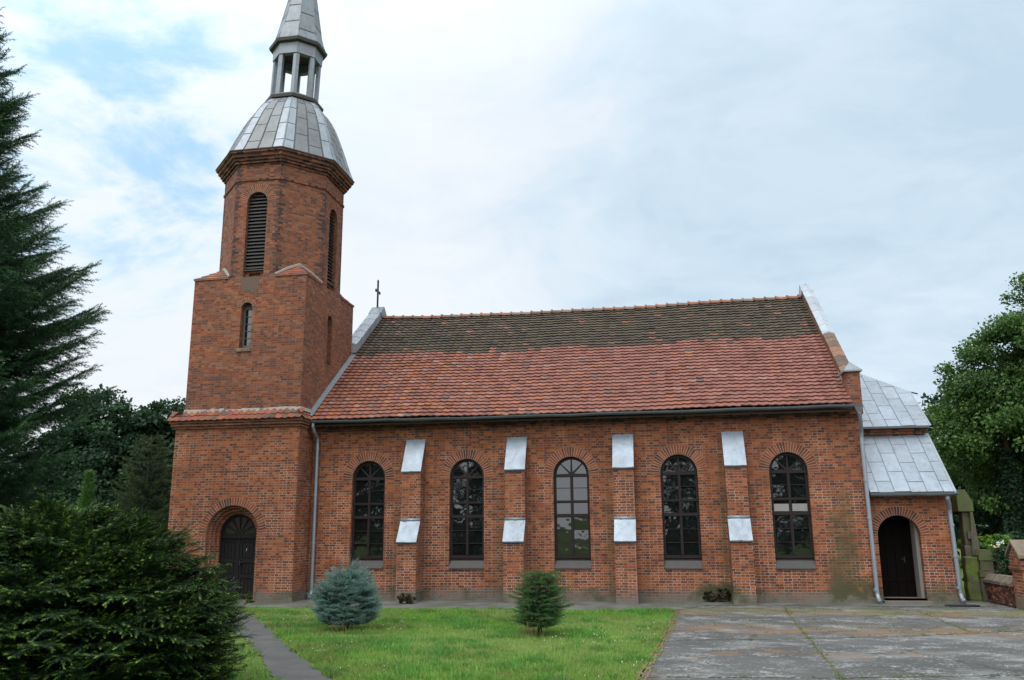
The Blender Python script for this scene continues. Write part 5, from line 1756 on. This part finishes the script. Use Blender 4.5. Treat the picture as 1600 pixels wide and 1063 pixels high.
def inside(poly, x, y):
    res = np.zeros(len(x), bool)
    j = len(poly) - 1
    for i in range(len(poly)):
        xi, yi = poly[i]; xj, yj = poly[j]
        c = ((yi > y) != (yj > y)) & (x < (xj - xi) * (y - yi) / (yj - yi + 1e-12) + xi)
        res ^= c
        j = i
    return res


def grass(name, poly, n, seed, hbase, label):
    r = np.random.default_rng(seed)
    xs = [p[0] for p in poly]; ys = [p[1] for p in poly]
    x = r.uniform(min(xs), max(xs), n * 3); y = r.uniform(min(ys), max(ys), n * 3)
    k = inside(poly, x, y)
    x, y = x[k][:n], y[k][:n]
    n = len(x)
    t1 = vnoise(x, y, 0.55, seed + 1); t2 = vnoise(x, y, 1.9, seed + 2); t3 = vnoise(x, y, 5.0, seed + 3)
    tall = np.clip((t2 * 0.6 + t3 * 0.4 - 0.52) * 4, 0, 1)
    h = hbase * (0.55 + 0.5 * t1 + 1.1 * tall) * r.uniform(0.55, 1.3, n)
    a = r.uniform(0, 2 * PI, n)
    wd = 0.0055 + 0.004 * tall
    lean = r.normal(0, 0.45, (n, 2)) * h[:, None]
    b0 = np.stack([x - wd * np.cos(a), y - wd * np.sin(a), np.full(n, -0.005)], 1)
    b1 = np.stack([x + wd * np.cos(a), y + wd * np.sin(a), np.full(n, -0.005)], 1)
    tp = np.stack([x + lean[:, 0], y + lean[:, 1], h], 1)
    V = np.stack([b0, b1, tp], 1).reshape(-1, 3)
    Fa = np.arange(3 * n).reshape(-1, 3)
    g1, g2, g3, dry = np.array([0.150, 0.295, 0.044]), np.array([0.095, 0.245, 0.045]), np.array([0.210, 0.305, 0.080]), np.array([0.26, 0.22, 0.10])
    m1 = np.clip((t1 - 0.3) * 2.2, 0, 1)[:, None]
    C = g3 * (1 - m1) + g1 * m1
    C = C * (1 - tall[:, None]) + g2 * tall[:, None]
    t4 = vnoise(x, y, 0.9, seed + 7) * 0.6 + vnoise(x, y, 3.1, seed + 8) * 0.4
    C = C * (0.72 + 0.56 * t4)[:, None]
    dr = (r.random(n) < 0.05 + 0.28 * np.clip((0.42 - t4) * 5, 0, 1))[:, None]
    C = np.where(dr, dry, C) * r.uniform(0.75, 1.25, (n, 1))
    C = np.repeat(C, 3, axis=0)
    o = np_mesh(name, V, Fa, C, 'grass')
    tag(o, label, 'grass', kind='stuff')
    return o


def xo_at(line, y):
    ys = [p[1] for p in line]; xs_ = [p[0] for p in line]
    return float(np.interp(-y, [-v for v in ys], xs_))


main_poly = ragged(PATH_R[3:] + LAWN_E[::-1] + [(-10.9, -2.75)], 0.15, 0.06, 8)
left_poly = ragged(PATH_L + [(-14, -18), (-20, -14), (-20, -2.7)], 0.2, 0.06, 9)
grass('lawn_grass', main_poly, 190000, 81, 0.055, 'mown green lawn between the path and the paved yard')
grass('verge_grass', left_poly, 90000, 84, 0.06, 'green grass strip left of the narrow path')


def tufts(name, pts, nper, seed, h, label):
    r = np.random.default_rng(seed)
    P = np.repeat(np.array(pts), nper, axis=0)
    n = len(P)
    P = P + r.normal(0, 0.05, P.shape)
    hh = h * r.uniform(0.4, 1.3, n)
    a = r.uniform(0, 2 * PI, n)
    b0 = np.stack([P[:, 0] - 0.005 * np.cos(a), P[:, 1] - 0.005 * np.sin(a), np.zeros(n)], 1)
    b1 = np.stack([P[:, 0] + 0.005 * np.cos(a), P[:, 1] + 0.005 * np.sin(a), np.zeros(n)], 1)
    ln = r.normal(0, 0.5, (n, 2)) * hh[:, None]
    tp = np.stack([P[:, 0] + ln[:, 0], P[:, 1] + ln[:, 1], hh], 1)
    V = np.stack([b0, b1, tp], 1).reshape(-1, 3)
    C = np.where(r.random((n, 1)) < 0.75, np.array([0.08, 0.155, 0.03]), np.array([0.20, 0.13, 0.06])) * r.uniform(0.7, 1.3, (n, 1))
    o = np_mesh(name, V, np.arange(3 * n).reshape(-1, 3), np.repeat(C, 3, 0), 'grass')
    tag(o, label, 'grass', kind='stuff')


rt = np.random.default_rng(90)
tp_ = []
for line, w_ in joint_lines:
    for i in range(len(line) - 1):
        k = int(math.dist(line[i], line[i + 1]) * 2.2)
        for t in rt.random(k): tp_.append((line[i][0] + (line[i + 1][0] - line[i][0]) * t, line[i][1] + (line[i + 1][1] - line[i][1]) * t))
for p in LAWN_E[::2]: tp_.append((p[0] + 0.05, p[1]))
for _ in range(90): tp_.append((rt.uniform(0.4, 8), rt.choice([rt.normal(-2.4, 0.5), rt.normal(-6.0, 0.8)])))
for _ in range(40): tp_.append((rt.uniform(-10, 8), rt.choice([-0.06, -0.08, -2.7])))
tufts('joint_weeds', tp_, 12, 91, 0.04, 'sparse grass and weeds growing in the joints of the paved yard')

# white clover heads in the lawn
n = 130
r = np.random.default_rng(95)
x = r.uniform(-10.5, 0, 4000); y = r.uniform(-12.8, -2.8, 4000)
k = inside(main_poly, x, y) & (vnoise(x, y, 0.7, 99) > 0.62)
x, y = x[k][:n], y[k][:n]
V = []; Fa = []
for i in range(len(x)):
    c = np.array([x[i], y[i], r.uniform(0.05, 0.09)]); s_ = r.uniform(0.008, 0.014)
    b = len(V)
    V += [c + np.array(v) * s_ for v in ((1, 0, 0), (-1, 0, 0), (0, 1, 0), (0, -1, 0), (0, 0, 1), (0, 0, -1))]
    Fa += [(b + a_, b + b_, b + c_) for a_, b_, c_ in ((0, 2, 4), (2, 1, 4), (1, 3, 4), (3, 0, 4), (2, 0, 5), (1, 2, 5), (3, 1, 5), (0, 3, 5))]
o = np_mesh('clover_flowers', np.array(V), np.array(Fa), np.tile(np.array([[0.6, 0.6, 0.52]]), (len(V), 1)), 'grass')
tag(o, 'scattered white clover heads in the lawn', 'flowers', kind='stuff')

# ------------------------------------------------------------------ small plants at the wall
broadleaf('cut_back_shrub', (-7.03, -1.25, 0), 'small brown green cut back shrub at the foot of the first buttress', 'shrub', [(0, 0, 0.13, 0.24, 0.16, 0.14)], 101, 26, 60, 0.045, (0.035, 0.036, 0.018), (0.085, 0.072, 0.03), 0.2, 0.02, clump_r=(0.06, 0.1))
broadleaf('weed_clump', (-11.62, -1.32, 0), 'small green weed growing beside the right jamb of the tower door', 'weed', [(0, 0, 0.10, 0.10, 0.09, 0.16)], 102, 12, 45, 0.05, (0.04, 0.08, 0.02), (0.10, 0.16, 0.04), 0.15, 0.008, clump_r=(0.05, 0.08))
broadleaf('moss_mound', (1.33, -0.05, 0), 'dark moss and weeds heaped in the corner left of the last buttress', 'moss', [(0, 0, 0.14, 0.34, 0.09, 0.20), (0.25, 0, 0.18, 0.14, 0.09, 0.24)], 103, 30, 70, 0.04, (0.018, 0.024, 0.010), (0.06, 0.075, 0.022), 0.2, 0.015, clump_r=(0.07, 0.11))
rs = np.random.default_rng(104)
for (bx_, by_, nm, lb) in ((-6.45, -7.9, 'dry_stalks', 'dry straw coloured stalks standing at the foot of the blue spruce'), (-2.55, -8.05, 'dry_stalks', 'dry straw coloured stalks beside the stem of the young fir')):
    mb = MB()
    for i in range(26):
        x, y = rs.normal(0, 0.33 if bx_ < -5 else 0.12), rs.normal(0, 0.07)
        hh = rs.uniform(0.12, 0.34)
        dx, dy = rs.normal(0, 0.06, 2)
        mb.tube([(x, y, 0), (x + dx * 0.4, y + dy * 0.4, hh * 0.6), (x + dx, y + dy, hh)], [0.004, 0.0035, 0.002], 4, tuple(np.array([0.28, 0.21, 0.10]) * rs.uniform(0.6, 1.2)))
    tag(mb.build(nm, 'grass', loc=(bx_, by_, 0)), lb, 'dry stalks', kind='stuff')

# ------------------------------------------------------------------ walls and stones at the right
def rough_box(mb, x0, y0, z0, x1, y1, z1, amp=0.012, n=5, col=(1, 1, 1), seed=0, ch=0.0):
    """stone block with uneven faces and worn arrises"""
    bm = bmesh.new()
    bmesh.ops.create_cube(bm, size=1)
    bmesh.ops.bevel(bm, geom=list(bm.edges), offset=0.035, segments=2, affect='EDGES')
    bmesh.ops.subdivide_edges(bm, edges=[e for e in bm.edges if e.calc_length() > 0.3], cuts=n, use_grid_fill=True)
    rd = random.Random(seed)
    from mathutils import noise as mn
    sc = Vector((x1 - x0, y1 - y0, z1 - z0))
    for v in bm.verts:
        p = Vector(((v.co.x + 0.5) * sc.x + x0, (v.co.y + 0.5) * sc.y + y0, (v.co.z + 0.5) * sc.z + z0))
        v.co = p + mn.noise_vector(p * 5 + Vector((seed, 0, 0))) * amp
    bm.verts.ensure_lookup_table()
    mb.add([v.co.copy() for v in bm.verts], [tuple(v.index for v in f.verts) for f in bm.faces], col)
    bm.free()
    return mb


# tall sandstone memorial behind the sacristy corner
MX, MY = 8.26, 1.45
mem = empty('stone_memorial', (MX, MY, 0), 'tall weathered sandstone memorial with a mossy sloping top behind the sacristy corner', 'memorial')
mb = MB()
rough_box(mb, -0.13, -0.2, 0.0, 0.15, 0.2, 1.45, 0.012, 5, seed=1)
rough_box(mb, -0.09, -0.16, 1.45, 0.12, 0.16, 2.36, 0.012, 5, seed=2)
rough_box(mb, -0.02, -0.23, 1.62, 0.11, -0.14, 1.82, 0.008, 2, seed=6)
mb.build('shaft', 'sandstone', mem)
MB().prism([(0.20, -0.25, 0.0), (0.02, -0.25, 0.95), (0.10, -0.25, 2.35), (0.17, -0.25, 2.35), (0.26, -0.25, 1.0), (0.34, -0.25, 0.0)], (0, 0.42, 0)).build('scroll_side', 'sandstone', mem)
mb = MB()
mb.prism([(-0.20, -0.26, 2.365), (0.20, -0.26, 2.365), (0.20, -0.26, 2.62), (0.03, -0.26, 2.96), (-0.20, -0.26, 2.96)], (0, 0.5, 0))
mb.build('cap', 'sandstone_moss', mem)

# mossy block in front of the memorial
mb = MB()
rough_box(mb, 0, 0, 0, 0.38, 0.30, 1.14, 0.03, 6, seed=3)
tag(mb.build('mossy_stone', 'moss_stone', loc=(8.0, 0.93, 0)), 'bright green mossy stone block beside the sacristy downpipe', 'stone block')

# stepped sandstone post
po = empty('sandstone_post', (8.50, 1.0, 0), 'low stepped sandstone post where the rubble wall ends', 'post')
mb = MB()
rough_box(mb, -0.20, -0.20, 0, 0.20, 0.20, 0.62, 0.012, 4, seed=4)
rough_box(mb, -0.22, -0.22, 0.62, 0.22, 0.22, 0.78, 0.012, 4, seed=7)
rough_box(mb, -0.17, -0.18, 0.78, 0.17, 0.18, 1.06, 0.012, 4, seed=8)
mb.build('shaft', 'sandstone', po)
MB().prism([(-0.19, -0.2, 1.06), (0.19, -0.2, 1.06), (0.19, -0.2, 1.20), (0.10, -0.2, 1.34), (-0.10, -0.2, 1.34), (-0.19, -0.2, 1.20)], (0, 0.4, 0)).build('cap', 'sandstone_moss', po)

# low rubble wall with stone coping
lw = empty('low_wall', (8.40, 0.0, 0), 'low crumbling clinker wall with sandstone coping beside the yard', 'wall')
mb = MB()
rough_box(mb, 0.0, -1.05, 0, 0.36, 0.82, 0.50, 0.05, 9, seed=5)
mb.build('rubble_body', 'rubble', lw)
mb = MB()
for i in range(3):
    y0 = -1.04 + 0.62 * i
    rough_box(mb, -0.06, y0, 0.50, 0.44, y0 + 0.61, 0.58, 0.014, 4, seed=10 + i)
    mb.prism([(-0.05, y0 + 0.01, 0.575), (0.43, y0 + 0.01, 0.575), (0.30, y0 + 0.01, 0.72), (0.10, y0 + 0.01, 0.72)], (0, 0.59, 0))
mb.build('coping', 'sandstone_dry', lw)

# brick pillar with gabled stone cap
bp = empty('brick_pillar', (8.42, -1.06, 0), 'red brick gate pillar under a gabled sandstone cap at the right edge', 'pillar')
mb = MB()
mb.box(0.0, -0.62, 0.0, 0.95, 0.0, 0.93)
mb.box(-0.05, -0.66, 0.932, 1.0, 0.04, 1.0)
mb.box(-0.02, -0.64, 1.002, 0.97, 0.02, 1.22)
mb.prism([(-0.03, -0.65, 1.222), (-0.03, 0.03, 1.222), (-0.03, -0.31, 1.50)], (1.01, 0, 0))
mb.build('pillar_body', 'brick', bp)
mb = MB()
for sg in (1, -1):
    yb0 = -0.31 + sg * 0.42
    mb.prism([(-0.08, yb0, 1.205), (1.05, yb0, 1.205), (1.05, -0.31, 1.56), (-0.08, -0.31, 1.56)], (0, 0, 0.075))
mb.build('stone_cap', 'sandstone_dry', bp)

# ivy on the wall, clipped hedge and grave flowers
broadleaf('ivy_mound', (8.95, 0.55, 0), 'ivy tumbling over the low wall next to the brick pillar', 'ivy', [(-0.05, 0.1, 0.95, 0.30, 0.5, 0.42), (0.2, -0.6, 0.8, 0.25, 0.55, 0.35), (-0.35, 1.0, 1.18, 0.24, 0.3, 0.22)], 111, 60, 60, 0.075, (0.022, 0.05, 0.022), (0.075, 0.13, 0.06), 0.9, 0.03, clump_r=(0.14, 0.22))
broadleaf('clipped_hedge', (9.15, 2.6, 0), 'bright green clipped hedge behind the ivy and the stone post', 'hedge', [(-0.35, 0, 1.36, 0.40, 0.3, 0.30), (0.25, 0, 1.40, 0.45, 0.3, 0.28), (0, 0, 0.7, 0.7, 0.3, 0.6)], 112, 90, 110, 0.06, (0.10, 0.20, 0.03), (0.19, 0.34, 0.05), 1.2, 0.03, clump_r=(0.13, 0.2))
broadleaf('graveyard_shrub', (10.6, 5.2, 0), 'low dark shrub between the hedge and the ivy clad trunk', 'shrub', [(0, 0, 0.8, 1.2, 0.8, 0.8), (1.6, 0.5, 0.8, 1.1, 0.8, 0.8)], 113, 60, 90, 0.11, (0.014, 0.036, 0.016), (0.04, 0.08, 0.03), 1.1, 0.04, clump_r=(0.25, 0.4))
r = random.Random(4)
for (nm, loc, cset, lb) in (('flower_bouquet', (8.98, 1.35, 1.40), [(0.75, 0.62, 0.22), (0.7, 0.66, 0.4)], 'yellow grave flowers above the ivy'), ('flower_bouquet', (9.12, 1.55, 1.50), [(0.75, 0.75, 0.75), (0.6, 0.66, 0.75)], 'white grave flowers above the ivy')):
    mb = MB()
    for i in range(9):
        c = Vector((r.gauss(0, 0.055), r.gauss(0, 0.05), r.gauss(0, 0.035)))
        col = r.choice(cset)
        for k in range(6):
            a = k * PI / 3 + r.random()
            p = c + Vector((0.024 * math.cos(a), 0.024 * math.sin(a) * 0.7 - 0.012, 0.02 * math.sin(a)))
            q = c + Vector((0.024 * math.cos(a + 0.9), 0.024 * math.sin(a + 0.9) * 0.7 - 0.012, 0.025 * math.sin(a + 0.9)))
            mb.add([c, p, q + Vector((0, 0, 0.012))], [(0, 1, 2)], col)
        mb.tube([c, c + Vector((0, 0.03, -0.45))], 0.004, 4, (0.03, 0.07, 0.02))
    tag(mb.build(nm, 'leaf', loc=loc), lb, 'flowers', 'grave flowers')
# pale headstones glimpsed in the churchyard beyond
for i, (x, y, h) in enumerate(((11.4, 9.0, 1.35), (12.35, 11.5, 1.5))):
    hs = MB()
    hs.plate([[(-0.05, 0), (0.05, 0), (0.045, h * 0.8), (0.0, h)]], 0, 0.08, lambda a, b, d: (a, d, b))
    tag(hs.build('headstone', 'plaster', loc=(x, y, 0)), ('narrow pale headstone right of the stone memorial', 'narrow pale headstone in front of the ivy clad trunk')[i], 'headstone', 'headstones in the churchyard')

# iron cover lying in the apron near the sacristy
mb = MB()
pts = [(0.40 * math.cos(2 * PI * i / 20) * (1 + 0.08 * math.sin(3 * i)), 0.16 * math.sin(2 * PI * i / 20)) for i in range(20)]
mb.plate([pts], -0.035, -0.003, lambda a, b, d: (a, b, -d))
mb.plate([[(a * 0.8, b * 0.7) for a, b in pts]], -0.045, -0.035, lambda a, b, d: (a, b, -d))
tag(mb.build('drain_cover', 'iron', loc=(7.30, -0.72, 0)), 'flat dark drain cover in the pavement before the sacristy', 'drain cover')
